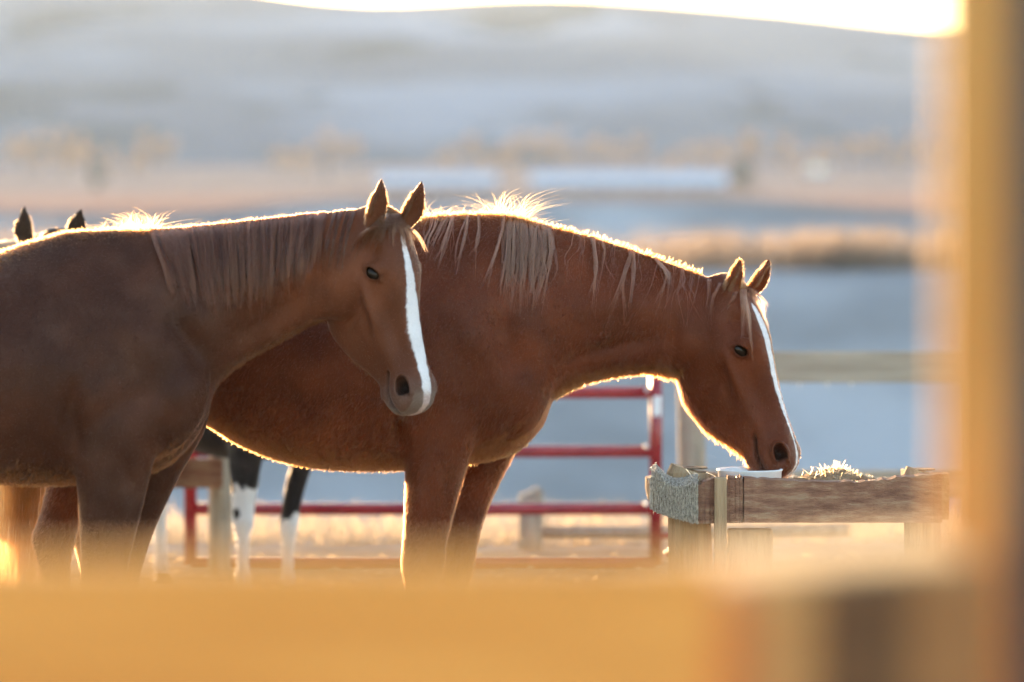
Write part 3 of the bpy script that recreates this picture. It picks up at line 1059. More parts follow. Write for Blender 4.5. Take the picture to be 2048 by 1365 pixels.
FACE1 = (0.45, -0.80, -0.1)
SPEC1 = dict(
    name='chestnut_horse', D=11.0, voxel=0.0046, foot=(225, 1485),
    label='chestnut horse with straight combed mane and white blaze, head up facing sideways to camera',
    trunk=[
        (-640, 600, -640, 730, .08, 0, 0), (-612, 535, -612, 830, .19, 0, .1), (-530, 490, -530, 885, .265, 0, .2), (-420, 480, -420, 895, .29, 0, .2),
        (-300, 497, -300, 900, .295, 0, .25), (-170, 522, -170, 935, .31, 0, .25), (-50, 520, -50, 958, .31, 0, .3), (50, 489, 50, 967, .295, 0, .4),
        (130, 467, 140, 966, .27, 0, .5), (210, 461, 235, 960, .245, 0, .5), (280, 462, 320, 937, .225, 0, .5), (340, 459, 378, 895, .20, 0, .5),
        (400, 453, 411, 840, .172, 0, .5), (460, 447, 426, 790, .145, 0, .5), (520, 441, 455, 749, .122, 0, .5), (580, 434, 520, 705, .108, 0, .5),
        (640, 427, 588, 668, .098, 0, .45), (700, 420, 640, 642, .090, 0, .4), (752, 422, 705, 640, .075, 0, .3)],
    legs=[
        ([(760, 280, 105, .03), (800, 268, 110, .06), (850, 238, 105, .082), (900, 228, 88, .085), (960, 225, 73, .074), (1020, 221, 63, .066), (1090, 213, 52, .057), (1150, 208, 46, .052), (1190, 207, 47, .052),
          (1230, 206, 37, .042), (1262, 206, 29), (1360, 206, 27), (1400, 206, 34), (1430, 214, 28), (1458, 222, 38), (1470, 225, 43), (1484, 227, 47)], -0.165),
        ([(760, 330, 80, .03), (800, 340, 85, .06), (860, 350, 62, .074), (900, 338, 52, .07), (960, 309, 47, .062), (1020, 284, 43, .056), (1080, 262, 40, .05), (1150, 243, 38, .046), (1190, 236, 42, .046),
          (1230, 233, 34), (1262, 232, 27), (1360, 229, 26), (1400, 228, 33), (1430, 236, 27), (1450, 243, 36), (1460, 246, 41), (1471, 248, 45)], 0.145),
        ([(740, -510, 130, .10), (800, -505, 135, .12), (880, -495, 108, .11), (950, -518, 80, .085), (1020, -545, 60, .06), (1080, -570, 48, .05), (1130, -590, 50, .048), (1170, -590, 40, .042),
          (1220, -583, 32), (1370, -575, 29), (1410, -573, 36), (1440, -565, 30), (1465, -556, 39), (1484, -552, 46)], -0.155),
        ([(740, -480, 130, .10), (800, -470, 135, .12), (880, -455, 108, .11), (950, -470, 80, .085), (1020, -495, 60, .06), (1080, -515, 48, .05), (1130, -530, 50, .048), (1170, -530, 40, .042),
          (1220, -523, 32), (1370, -515, 29), (1395, -513, 36), (1425, -505, 30), (1450, -496, 39), (1470, -492, 46)], 0.155)],
    blobs=[(330, 800, -0.13, .12, .085, .17, -25), (330, 800, 0.11, .12, .085, .17, -25),
           (-480, 700, -.14, .2, .14, .26, 10), (-480, 700, .14, .2, .14, .26, 10)],
    head=dict(poll=(780, 425), alpha=74.1, yaw=40, L=.564, dy=-0.02, jaw=1.10, eye=(0.182, -0.038), nostril=(0.535, -0.036), ear_lean=-0.01,
              ears=[((742, 462), (763, 356), -0.085, FACE1, .030), ((812, 452), (844, 361), 0.02, FACE1, .030)]),
    joints=[(215, 880, 120), (255, 790, 120), (350, 880, 70), (650, 610, 60), (740, 470, 40), (400, 830, 50), (-500, 850, 150), (300, 640, 160)],
    lines=[([(345, 560), (350, 640), (395, 700), (425, 760)], 26, -.016), ([(150, 740), (142, 830), (158, 920)], 22, -.014), ([(300, 945), (345, 915), (400, 860)], 14, -.010),
           ([(440, 700), (540, 640), (640, 560)], 26, -.009), ([(460, 640), (560, 570), (660, 500)], 45, .006), ([(640, 470), (640, 560), (635, 640)], 16, -.010),
           ([(240, 900), (262, 960), (268, 1040)], 13, -.005), ([(180, 900), (185, 1000), (190, 1080)], 20, .005), ([(210, 520), (260, 640), (330, 760)], 34, .008),
           ([(100, 600), (150, 700), (190, 800)], 40, -.007)],
    bumps=[(365, 800, 50, 60, .012), (215, 800, 70, 60, .008), (60, 760, 90, 120, .008)],
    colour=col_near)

H1 = build_horse(SPEC1)
H1['D'] = 11.0
def crest_of(spec):
    tx = [q[0] for q in spec['trunk']]; ty = [q[1] for q in spec['trunk']]
    return lambda x: float(np.interp(x, tx, ty)) if x < tx[-1] - 20 else -999.0
H1['crest'] = crest_of(SPEC1)
H1['reach'] = (240, 900, 720)

def flow1(I):
    n = len(I['co'])
    f = np.tile(np.array((-0.45, 0.0, -0.9)), (n, 1))
    f[I['inhead']] = I['fr'][1] * 1.5
    return f
def len1(I):
    l = np.full(len(I['co']), 0.0065)
    l += 0.004 * smooth01((-I['nr'][:, 2] - 0.3) / 0.5)
    l += 0.004 * smooth01((I['nr'][:, 2] - 0.5) / 0.4) * (I['px'] < 320)
    l[I['inhead']] = 0.0045
    l[I['inhead'] & (I['hu'] < 0.04) & (I['py'] < 470)] = 0.006
    return l
def gain1(I):
    return np.full(len(I['co']), 1.5)
def edge_weight(I):
    # undersides, back and ear rims: where winter guard hairs stand off the coat
    und = smooth01((-I['nr'][:, 2] - 0.60) / 0.35)
    vb_ = np.interp(I['hu'], HEAD_TAB[:, 0], HEAD_TAB[:, 2])
    und = und * np.where(I['inhead'], (I['hv'] < vb_ + 0.05) & (I['hu'] < 0.56), True)
    und = und * (~I['dens_eye'])
    top = smooth01((I['nr'][:, 2] - 0.72) / 0.2) * (~I['inhead'])
    ear = (I['inhead'] & (I['hu'] < 0.03) & (I['hv'] > -0.02) & (np.abs(I['nr'][:, 1]) < 0.55)) * 0.7
    vis = (I['px'] > -200) & (I['co'][:, 2] > 0.25)
    return und * vis, top * vis, ear * vis
def dens1(I):
    d = np.where((I['px'] > -160), 1.0, 0.15)
    return d * np.where(I['dens_eye'], 0.0, 1.0)
def eye_zone(I):
    z = np.zeros(len(I['co']), bool)
    for hit, n, ex, ey in I['eyes']:
        q = I['co'] - np.array(hit)
        z |= ((q @ np.array(ex) / 0.028) ** 2 + (q @ np.array(ey) / 0.017) ** 2 < 1) & (np.abs(q @ np.array(n)) < 0.03)
    return z
H1['dens_eye'] = eye_zone(H1)
grow_coat(H1, 230000, len1, 0.00027, 0.33, flow1, dens1, gain1)

MANE1 = (0.120, 0.038, 0.0195)
def crest1(x):
    return float(np.interp(x, [300, 340, 400, 460, 520, 580, 640, 700], [462, 459, 453, 447, 441, 434, 427, 420]))
g = []
for i in range(250):
    x = rng.uniform(302, 655)
    f = (x - 302) / 353
    lean = 38 - 62 * f + rng.normal(0, 8)
    yt = np.interp(x, [302, 340, 430, 540, 600, 655], [575, 590, 612, 606, 578, 540]) + rng.normal(0, 14)
    y0 = crest1(x) + 4
    m_ = (y0 + yt) / 2
    k = rng.uniform(0.5, 1.6)
    g.append(([(x, y0), (x + lean * 0.30, y0 + (yt - y0) * 0.25), (x + lean * 0.66, y0 + (yt - y0) * 0.6), (x + lean, yt)], 26, (MANE1[0] * k, MANE1[1] * k, MANE1[2] * k)))
for x in (664, 676, 690, 700):
    g.append(([(x + 8, 428), (x - 4, 465), (x - 12, 505), (x - 18, 540 + rng.normal(0, 8))], 26, (0.06, 0.024, 0.012)))
strands_on_body(H1, g, 44, 0.0040, 0.010, 0.00042, MANE1, 'mane', tip_spread=1.0)
crest_tufts(H1, [(195, 466, 250, 458, 210, .06, -.25, .5, .008), (245, 458, 320, 457, 280, .105, .0, .45, .008), (320, 460, 430, 451, 420, .044, .7, .7, .010), (430, 451, 600, 434, 560, .036, .8, .7, .010), (600, 434, 715, 424, 200, .014, .5, .7, .01),
                 (0, 508, 130, 466, 220, .010, -.9, .4, .02), (130, 466, 200, 463, 150, .014, -.7, .4, .02)], 0.00028, (0.16, 0.055, 0.014), 'crest_hair')
und, top, ear = edge_weight(H1)
grow_fringe(H1, und + 0.8 * top, 11000, 4, 0.013, 0.00035, (0.12, 0.038, 0.010), 'guard_hair')
grow_fringe(H1, (H1['inhead'] & (H1['hu'] > 0.51) & (H1['hv'] < -0.085)) * 1.0, 40, 1, 0.030, 0.00028, (0.20, 0.13, 0.08), 'whiskers', 0.6)
grow_fringe(H1, ear, 1500, 4, 0.008, 0.00035, (0.10, 0.036, 0.012), 'ear_hair', 0.0)
g = []
for i in range(34):
    f = i / 33
    x0 = 770 + 26 * f
    tx = 700 + 140 * f + rng.normal(0, 6)
    ty = np.interp(f, [0, 0.3, 0.6, 1.0], [515, 500, 470, 500]) + rng.normal(0, 10)
    g.append(([(x0, 428), (x0 + (tx - x0) * 0.25, 448), (x0 + (tx - x0) * 0.7, 428 + (ty - 428) * 0.55), (tx, ty)], 26, (0.085, 0.032, 0.015)))
strands_on_body(H1, g, 26, 0.004, 0.008, 0.00036, MANE1, 'forelock')

# ------------------------------------------------------------------ the horse at the feeder
def col_feed(d):
    n = d['noise']
    c = np.tile(np.array((0.106, 0.0248, 0.0078)), (len(d['co']), 1))
    c *= (0.84 + 0.30 * n(5.0, 4.0) * n(15.0, 1.3) * 2)[:, None]
    hu, hv, hw, ih = d['hu'], d['hv'], d['hw'], d['inhead']
    mz = (smooth01((hu - 0.50) / 0.09) * ih)[:, None]
    c = c * (1 - 0.35 * mz) + np.array((0.08, 0.04, 0.026)) * 0.35 * mz
    hwid = np.interp(hu, [0.085, 0.10, 0.13, 0.18, 0.25, 0.34, 0.44, 0.50, 0.54, 0.57, 0.60], [0.002, 0.014, 0.019, 0.020, 0.017, 0.014, 0.011, 0.005, 0.006, 0.010, 0.010])
    vt = np.interp(hu, HEAD_TAB[:, 0], HEAD_TAB[:, 1])
    ctr = np.interp(hu, [0.06, 0.15, 0.25, 0.4, 0.6], [-0.010, -0.010, -0.008, -0.004, 0.004])
    j = 0.0055 * d['edge']
    bl = (smooth01((hwid - np.abs(hw - ctr) + j) / 0.0055 + 0.5) * (hv > vt - 0.05) * ih * (hu > 0.085))[:, None]
    c = c * (1 - bl) + np.array((0.70, 0.66, 0.655)) * bl
    dk = np.clip(d['dark'] + 0.8 * d['eyed'], 0, 1)[:, None]
    c = c * (1 - 0.85 * dk)
    hoof = (d['co'][:, 2] < 0.06)[:, None]
    return np.where(hoof, np.array((0.05, 0.04, 0.033)), c)

FACE2 = (0.75, -0.6, -0.1)
SPEC2 = dict(
    name='chestnut_horse', D=11.7, voxel=0.0046, foot=(862, 1423),
    label='red chestnut horse with wispy flaxen mane, head lowered over the white pan',
    trunk=[
        (60, 590, 60, 720, .08, 0, 0), (88, 535, 88, 800, .19, 0, .1), (170, 497, 170, 850, .265, 0, .2), (280, 486, 280, 850, .29, 0, .2),
        (395, 484, 395, 838, .285, 0, .25), (470, 484, 470, 878, .295, 0, .25), (560, 480, 560, 915, .305, 0, .25), (650, 472, 650, 932, .31, 0, .3), (740, 455, 740, 936, .30, 0, .35), (820, 440, 820, 934, .28, 0, .45),
        (890, 432, 890, 928, .26, 0, .5), (950, 430, 960, 920, .245, 0, .5), (1010, 432, 1035, 897, .225, 0, .5), (1060, 443, 1085, 846, .20, 0, .5),
        (1110, 457, 1106, 795, .165, 0, .5), (1180, 474, 1165, 763, .125, 0, .5), (1250, 496, 1225, 748, .107, 0, .5), (1325, 522, 1290, 740, .096, 0, .5),
        (1390, 546, 1340, 745, .090, 0, .4), (1445, 565, 1400, 740, .075, 0, .3)],
    legs=[
        ([(750, 900, 85, .03), (790, 890, 92, .06), (840, 882, 84, .08), (900, 877, 66, .078), (960, 868, 57, .068), (1040, 856, 47, .056), (1090, 849, 43, .052), (1130, 846, 43, .050), (1165, 844, 35, .042),
          (1200, 843, 27), (1300, 843, 25), (1342, 843, 31), (1370, 850, 26), (1396, 858, 35), (1410, 861, 40), (1422, 863, 43)], -0.165),
        ([(750, 985, 70, .03), (790, 990, 75, .06), (850, 992, 58, .074), (905, 980, 50, .068), (960, 957, 44, .058), (1000, 942, 40, .053), (1040, 929, 38, .05), (1090, 917, 38, .046), (1130, 911, 38, .046), (1165, 908, 32, .04),
          (1200, 905, 26), (1300, 898, 24), (1330, 897, 30), (1356, 904, 25), (1380, 911, 33), (1394, 914, 38), (1409, 915, 41)], 0.150),
        ([(700, 165, 120, .10), (760, 170, 130, .12), (850, 182, 104, .11), (920, 166, 72, .085), (970, 145, 52, .062), (1030, 122, 42, .05), (1075, 108, 44, .046), (1110, 107, 36, .04),
          (1160, 110, 29), (1310, 116, 26), (1345, 118, 33), (1375, 126, 27), (1400, 134, 36), (1422, 138, 43)], -0.155),
        ([(700, 215, 120, .10), (760, 230, 130, .12), (850, 248, 104, .11), (920, 236, 72, .085), (970, 220, 52, .062), (1030, 202, 42, .05), (1075, 190, 44, .046), (1110, 190, 36, .04),
          (1160, 193, 29), (1300, 199, 26), (1332, 201, 33), (1360, 209, 27), (1388, 217, 36), (1409, 221, 43)], 0.155)],
    blobs=[(1020, 790, -.12, .12, .085, .16, -28), (1020, 790, .10, .12, .085, .16, -28),
           (200, 660, -.14, .2, .14, .26, 10), (200, 660, .14, .2, .14, .26, 10)],
    head=dict(poll=(1474, 560), alpha=69.7, yaw=22, L=.597, dy=-0.01, eye=(0.215, -0.036), nostril=(0.548, -0.028), ear_lean=-0.02,
              ears=[((1452, 598), (1479, 517), -0.06, FACE2, .030), ((1500, 592), (1538, 517), 0.05, FACE2, .030)]),
    joints=[(860, 880, 105), (890, 790, 110), (985, 890, 65), (1375, 690, 60), (1445, 600, 40), (1095, 800, 45), (190, 830, 140), (960, 620, 150)],
    lines=[([(1010, 560), (1005, 640), (1025, 720), (1060, 770)], 30, -.014), ([(803, 820), (800, 870), (812, 930)], 13, -.014), ([(955, 925), (1010, 890), (1070, 830)], 13, -.010),
           ([(1100, 740), (1200, 700), (1340, 668)], 16, -.009), ([(1120, 640), (1230, 600), (1360, 580)], 45, .006), ([(1362, 600), (1348, 680), (1345, 760)], 14, -.009),
           ([(880, 900), (898, 960), (895, 1040)], 11, -.005), ([(835, 900), (838, 1000), (836, 1080)], 18, .005), ([(870, 520), (920, 640), (1000, 760)], 34, .008),
           ([(760, 560), (820, 700), (850, 800)], 40, -.006), ([(1085, 770), (1098, 790), (1110, 785)], 10, -.008)],
    bumps=[(1050, 800, 45, 55, .010), (870, 790, 60, 60, .008), (640, 750, 140, 110, .010)],
    colour=col_feed)
H2 = build_horse(SPEC2)
H2['D'] = 11.7
H2['crest'] = crest_of(SPEC2)
H2['reach'] = (780, 1640, 780)
H2['dens_eye'] = eye_zone(H2)
def len2(I):
    dn = smooth01((-I['nr'][:, 2] - 0.05) / 0.5)
    l = np.full(len(I['co']), 0.0125) + 0.008 * dn
    l += 0.006 * smooth01((I['nr'][:, 2] - 0.4) / 0.4)
    jaw = I['inhead'] & (I['hv'] < np.interp(I['hu'], HEAD_TAB[:, 0], HEAD_TAB[:, 2]) + 0.05)
    l[I['inhead']] = 0.0065
    l = np.where(jaw, 0.008 + 0.019 * dn, l)
    th = (I['px'] > 1110) & (I['px'] < 1370) & (I['py'] > 700)
    l = np.where(th & ~I['inhead'], 0.009 + 0.015 * dn, l)
    return l
def dens2(I):
    d = np.where(I['px'] > -160, 1.0, 0.3) * np.where(I['nr'][:, 2] < -0.2, 1.7, 1.0)
    return d * np.where(I['dens_eye'], 0.0, 1.0)
grow_coat(H2, 330000, len2, 0.00030, 0.40, flow1, dens2, gain1)
MANE2 = (0.32, 0.110, 0.060)
g = []
def lock(root, mid, tip, n, k, s=10):
    for i in range(n):
        a, b, c_ = rng.normal(0, s * 0.5), rng.normal(0, s * 0.5), rng.normal(0, s)
        kk = k * rng.uniform(0.85, 1.15)
        g.append(([(root[0] + a, root[1]), (root[0] * 0.6 + mid[0] * 0.4 + b, root[1] * 0.6 + mid[1] * 0.4), (mid[0] + b, mid[1]), (tip[0] + c_, tip[1] + rng.normal(0, 16))], 14, (MANE2[0] * kk, MANE2[1] * kk, MANE2[2] * kk)))
for x in range(862, 900, 6):
    lock((x + 6, 440), (x - 14, 480), (x - 18, 515), 1, 1.0, 6)
lock((905, 440), (890, 490), (873, 540), 3, 0.95, 7)
lock((935, 440), (920, 500), (905, 553), 3, 1.0, 8)
lock((960, 438), (952, 490), (943, 540), 2, 1.0, 5)
lock((1010, 440), (985, 520), (968, 582), 3, 0.9, 7)
for x, tx, ty in ((1018, 1005, 600), (1026, 1015, 612), (1034, 1026, 616), (1042, 1036, 616), (1050, 1046, 600), (1062, 1060, 612), (1074, 1064, 596), (1088, 1074, 588), (1100, 1080, 606)):
    lock((x, 446 + max(0, x - 1040) * 0.25), (x - 2, 520), (tx, ty), 5, 1.0, 7)
for i in range(26):      # loose single hairs between the locks
    x = rng.uniform(1004, 1106)
    kk = rng.uniform(0.5, 1.4)
    g.append(([(x, 444), (x + rng.normal(-3, 5), 500), (x + rng.normal(-8, 8), 545), (x + rng.normal(-14, 12), rng.uniform(560, 618))], 7, (MANE2[0] * kk, MANE2[1] * kk, MANE2[2] * kk)))
for i in range(40):
    x = rng.uniform(850, 1420)
    y = float(np.interp(x, [850, 1010, 1110, 1250, 1390, 1420], [436, 432, 457, 496, 546, 556]))
    kk = rng.uniform(0.6, 1.0)
    g.append(([(x, y), (x + rng.normal(-2, 6), y + 28), (x + rng.normal(-4, 10), y + 55), (x + rng.normal(-8, 14), y + rng.uniform(70, 130))], 3, (MANE2[0] * kk, MANE2[1] * kk, MANE2[2] * kk)))
lock((1186, 480), (1190, 540), (1184, 622), 3, 0.95, 4)
lock((1186, 480), (1190, 545), (1172, 602), 2, 0.95, 4)
lock((1205, 482), (1208, 510), (1198, 545), 1, 0.9, 4)
lock((1262, 500), (1240, 570), (1218, 632), 2, 0.9, 4)
lock((1264, 500), (1246, 570), (1250, 648), 2, 0.95, 3)
lock((1268, 502), (1266, 560), (1256, 628), 2, 0.95, 4)
lock((1308, 512), (1332, 555), (1304, 628), 3, 0.85, 5)
lock((1312, 514), (1340, 555), (1330, 604), 3, 0.85, 4)
lock((1418, 560), (1416, 590), (1410, 622), 1, 0.8, 2)
strands_on_body(H2, g, 20, 0.0024, 0.009, 0.00050, MANE2, 'mane')
crest_tufts(H2, [(842, 442, 990, 440, 560, .092, -.05, .5, .010), (985, 441, 1050, 442, 460, .145, .12, .45, .010), (1050, 450, 1115, 464, 280, .06, .8, .5, .010),
                 (1115, 466, 1270, 506, 750, .034, 1.3, .3, .010), (1270, 509, 1425, 562, 900, .024, 1.4, .25, .010)], 0.00030, (0.20, 0.070, 0.017), 'crest_hair')
und, top, ear = edge_weight(H2)
gl = np.where(H2['inhead'], 0.032, np.where((H2['px'] > 1100) & (H2['py'] < 800), 0.022, 0.017))
grow_fringe(H2, und * np.where(H2['inhead'] | (H2['px'] > 1080), 2.2, 1.0) + 0.6 * top, 18000, 5, gl, 0.00046, (0.17, 0.05, 0.012), 'guard_hair')
grow_fringe(H2, (H2['inhead'] & (H2['hu'] > 0.51) & (H2['hv'] < -0.085)) * 1.0, 40, 1, 0.034, 0.00028, (0.20, 0.13, 0.08), 'whiskers', 0.6)
grow_fringe(H2, ear, 2200, 4, 0.011, 0.0004, (0.13, 0.042, 0.013), 'ear_hair', 0.0)
g = []
for (r0, m_, t_, n, s) in (((1480, 578), (1484, 625), (1488, 690), 5, 5), ((1488, 578), (1500, 640), (1503, 704), 4, 4), ((1498, 576), (1516, 610), (1531, 640), 5, 5), ((1470, 584), (1462, 602), (1448, 612), 3, 5), ((1502, 578), (1526, 600), (1537, 625), 3, 3), ((1440, 566), (1424, 600), (1416, 640), 2, 3)):
    lock(r0, m_, t_, n, 0.72, s)
strands_on_body(H2, g, 20, 0.003, 0.008, 0.00036, MANE2, 'forelock')

def hang_tail(I, name, x0, y0, x1, y1, half, n, col, D, rad=0.0004, colvar=0.25):
    t = np.linspace(0, 1, 8)
    P, Rr, C = [], [], []
    for _ in range(n):
        q = rng.normal(0, 1) * 0.5
        q = max(-1.1, min(1.1, q))
        k = rng.uniform(0.75, 1.04)
        xs = x0 + (x1 - x0) * t ** 0.8 + q * half * np.interp(t, [0, .15, .5, 1], [.25, .55, .95, 1.0]) + rng.normal(0, 4) * t
        ys = y0 + (y1 - y0) * t * k
        yy = D + rng.normal(0, 0.022) * np.interp(t, [0, .3, 1], [.4, 1, 1.2])
        P.append([W(a, b, yq) for a, b, yq in zip(xs, ys, yy)])
        Rr.append(rad * rng.uniform(.7, 1.2) * (1 - .7 * t ** 3))
        C.append(np.array(col) * rng.uniform(1 - colvar, 1 + colvar))
    return make_curves(name, np.array(P), np.array(Rr), np.clip(np.array(C), .008, .9), M['hair'], I['root'], 'stuff')
hang_tail(H2, 'tail', 66, 545, 44, 1230, 62, 1500, (0.12, 0.034, 0.007), 11.72)
hang_tail(H1, 'tail', -640, 600, -690, 1290, 60, 500, (0.3, 0.17, 0.1), 11.0)

# ------------------------------------------------------------------ the two horses behind
def small_spec(name, label, colour):
    s = dict(SPEC1)
    s.update(name=name, label=label, voxel=0.012, colour=colour)
    return s
DARK_EARS = [((735, 462), (750, 350), -0.105, FACE1, .046), ((818, 452), (862, 356), 0.04, FACE1, .046)]
def col_pinto(d):
    c = np.tile(np.array((0.018, 0.016, 0.016)), (len(d['co']), 1))
    n = d['noise']
    z = d['co'][:, 2] + 0.10 * (n(13.0, 2.0) - 0.5) + 0.03 * (n(60.0, 1.0) - 0.5)
    near = d['co'][:, 1] < 11.0
    sock = np.where(near, z < 0.60, z < 0.44)
    spot = (np.hypot((d['px'] - 205) / 20, (d['py'] - 1165) / 22) < 1) & near
    w = sock & ~spot
    c[w] = (0.62, 0.60, 0.58)
    c[d['co'][:, 2] < 0.06] = (0.06, 0.05, 0.04)
    return c
def col_dark(d):
    return np.tile(np.array((0.030, 0.018, 0.013)), (len(d['co']), 1))
def coat_small(I, n):
    I['dens_eye'] = np.zeros(len(I['co']), bool)
    grow_coat(I, n, lambda I: np.full(len(I['co']), 0.009), 0.0004, 0.4, flow1, lambda I: np.ones(len(I['co'])), 1.2)

H3 = build_horse(small_spec('pinto_pony', 'black and white pinto pony standing behind, seen under the lowered horse', col_pinto))
H3['D'] = 11.0
coat_small(H3, 45000)
crest_tufts(H3, [(250, 460, 700, 420, 900, .10, -.6, .6, .02)], 0.0006, (0.03, 0.025, 0.022), 'mane')
hang_tail(H3, 'tail', -640, 610, -690, 1300, 55, 700, (0.03, 0.025, 0.022), 11.0, 0.0006)
H3['root'].location = (-0.955, 15.0, 0.0)
H3['root'].rotation_euler = (0, 0, R(-46))
H3['root'].scale = (0.745,) * 3

S4 = small_spec('dark_horse', 'black horse hidden behind the near horse, only its pricked ears showing', col_dark)
S4['head'] = dict(SPEC1['head'], ears=DARK_EARS)
H4 = build_horse(S4)
H4['D'] = 11.0
coat_small(H4, 9000)
grow_fringe(H4, (H4['inhead'] & (H4['hu'] < 0.03) & (H4['hv'] > -0.02)) * 1.0, 700, 3, 0.009, 0.0003, (0.07, 0.032, 0.012), 'ear_hair', 0.0)
crest_tufts(H4, [(250, 460, 740, 420, 300, .02, -.6, .6, .02)], 0.0006, (0.03, 0.025, 0.022), 'mane')
hang_tail(H4, 'tail', -640, 610, -690, 1300, 55, 400, (0.03, 0.025, 0.022), 11.0, 0.0006)
H4['root'].location = (-1.985, 13.75, 0.0)
H4['root'].rotation_euler = (0, 0, R(-55))
H4['root'].scale = (0.955,) * 3


# ------------------------------------------------------------------ red tube gate behind the horses
def zpx(py, Y):
    return float(W(1024, py, Y)[2])
def xpx(px, Y):
    return (px - 1024.0) / FPX * Y * 1.0005

GY = 16.3
gate = tag(empty('tube_gate', (xpx(1312, GY), GY, 0)), 'red painted tube gate with horizontal rails behind the horses', 'gate')
gx0, gx1 = xpx(380, GY), xpx(1312, GY)
for py in (668, 785, 903, 1018, 1130):
    MB().tube([(gx0, GY, zpx(py, GY)), ((gx0 + gx1) / 2, GY, zpx(py + 1, GY)), (gx1, GY, zpx(py, GY))], 0.026, 14).build('rail', M['red_paint'], gate, smooth=True)
for gx, top in ((gx0, 640), (gx1, 640)):
    up = MB().tube([(gx, GY, 0.02), (gx, GY, zpx(top, GY))], 0.027, 16).build('upright', M['red_paint'], gate, smooth=True)
for py in (783, 895, 1010):
    MB().tube([(gx1 - 0.045, GY - 0.02, zpx(py, GY) + 0.004), (gx1 - 0.036, GY - 0.035, zpx(py, GY) + 0.004)], 0.008, 10).build('bolt', M['metal'], gate, smooth=True)
MB().box((gx1 + 0.004, GY - 0.029, zpx(812, GY)), (0.034, 0.003, 0.085)).build('sticker', M['white_plastic'], gate)
MB().tube([(gx1 + 0.03, GY, zpx(1075, GY)), (gx1 + 0.075, GY + 0.01, zpx(1070, GY)), (gx1 + 0.085, GY + 0.01, zpx(1100, GY)), (gx1 + 0.05, GY, zpx(1115, GY))], 0.016, 8).build('latch', M['red_paint'], gate, smooth=True)

# ------------------------------------------------------------------ timber posts and rails beyond the gate
def round_post(mb, x, y, r, z1, z0=-0.1, n=14):
    zs = np.linspace(z0, z1 - 0.01, 7)
    pts = [(x + 0.006 * math.sin(5 * z), y, z) for z in zs] + [(x, y, z1)]
    rad = [r * (1 + 0.04 * math.sin(7 * z)) for z in zs] + [r * 0.86]
    mb.tube(pts, rad, n)
    return mb
FY = 17.0
bf = tag(empty('plank_fence', (xpx(1382, FY), FY, 0)), 'weathered plank fence with round posts at the far right behind the feeder', 'fence')
for px, top in ((1382, 690), (1958, 685), (2500, 685)):
    round_post(MB(), xpx(px, FY), FY, 0.062, zpx(top, FY)).build('post', M['grey_wood'], bf, smooth=True)
for py0, py1 in ((702, 764), (938, 992)):
    za, zb = zpx(py0, FY), zpx(py1, FY)
    MB().box(((xpx(1340, FY) + xpx(2520, FY)) / 2, FY - 0.085, (za + zb) / 2), (xpx(2520, FY) - xpx(1340, FY), 0.04, za - zb)).build('plank', M['fence_plank'], bf, bevel=0.006)
for px in (1596, 1652, 1700):
    zb = zpx(764, FY)
    MB().tube([(xpx(px, FY), FY - 0.085, zb + 0.004), (xpx(px, FY), FY - 0.085, zb - 0.012), (xpx(px, FY), FY - 0.085, zb - 0.022)], [0.008, 0.006, 0.001], 8).build('icicle', M['white_plastic'], bf, smooth=True)

SY = 17.25
lr = tag(empty('low_rail_fence', (xpx(1060, SY), SY, 0)), 'short round timber post with a low log rail seen through the gate', 'fence')
round_post(MB(), xpx(1060, SY), SY, 0.056, zpx(982, SY)).build('post', M['grey_wood'], lr, smooth=True)
MB().tube([(xpx(1070, SY), SY, zpx(1066, SY)), (xpx(1330, SY), SY, zpx(1066, SY)), (xpx(1700, SY), SY, zpx(1064, SY))], 0.03, 12).build('rail', M['grey_wood'], lr, smooth=True)

PY = 15.8
po = tag(empty('corral_post', (xpx(437, PY), PY, 0)), 'round timber post with a board nailed on, beside the pinto pony', 'post')
round_post(MB(), xpx(437, PY), PY, 0.048, zpx(800, PY)).build('shaft', M['grey_wood'], po, smooth=True)
MB().box((xpx(370, PY), PY - 0.07, zpx(945, PY)), (0.32, 0.03, 0.12)).build('board', M['red_wood'], po, bevel=0.004)

# ------------------------------------------------------------------ feeder
TY = 11.36
fd = tag(empty('timber_feeder', (xpx(1620, TY), TY, 0)), 'rough timber feed trough on posts with a chewed front beam', 'feeder')
def beam(name, x0, x1, yfront, ydepth, tops, zbot, mat, parent, nx=44, seed=0, frame=None):
    """a timber whose upper edge is chewed: tops = [(x px, y px)]"""
    r_ = np.random.default_rng(seed)
    xs = np.linspace(x0, x1, nx)
    tx = [xpx(a, yfront) for a, b in tops]
    tz = [zpx(b, yfront) for a, b in tops]
    zt = np.interp(xs, tx, tz) + r_.normal(0, 0.0016, nx)
    mb = MB()
    V, F = [], []
    prof = [(0, 0.0), (0, 0.5), (0, 0.9), (0.004, 1.0), (0.5, 1.03), (0.996, 1.0), (1, 0.9), (1, 0.5), (1, 0)]
    m = len(prof)
    for i, x in enumerate(xs):
        wob = r_.normal(0, 0.0012)
        for a, b in prof:
            V.append((x + (0.0 if 0 < i < nx - 1 else r_.normal(0, 0.002)), yfront + a * ydepth + wob, zbot + (zt[i] - zbot) * b))
    for i in range(nx - 1):
        for k in range(m):
            k2 = (k + 1) % m
            F.append((i * m + k, i * m + k2, (i + 1) * m + k2, (i + 1) * m + k))
    F.append(tuple(range(m)))
    F.append(tuple((nx - 1) * m + k for k in range(m)))
    mb.add(V, F)
    return mb.build(name, mat, parent)
zb = zpx(1046, TY)
beam('front_beam', xpx(1489, TY), xpx(1886, TY), TY, 0.07, [(1489, 957), (1520, 959), (1600, 963), (1680, 965), (1760, 962), (1800, 956), (1840, 951), (1886, 948)], zb, M['red_wood'], fd, seed=1)
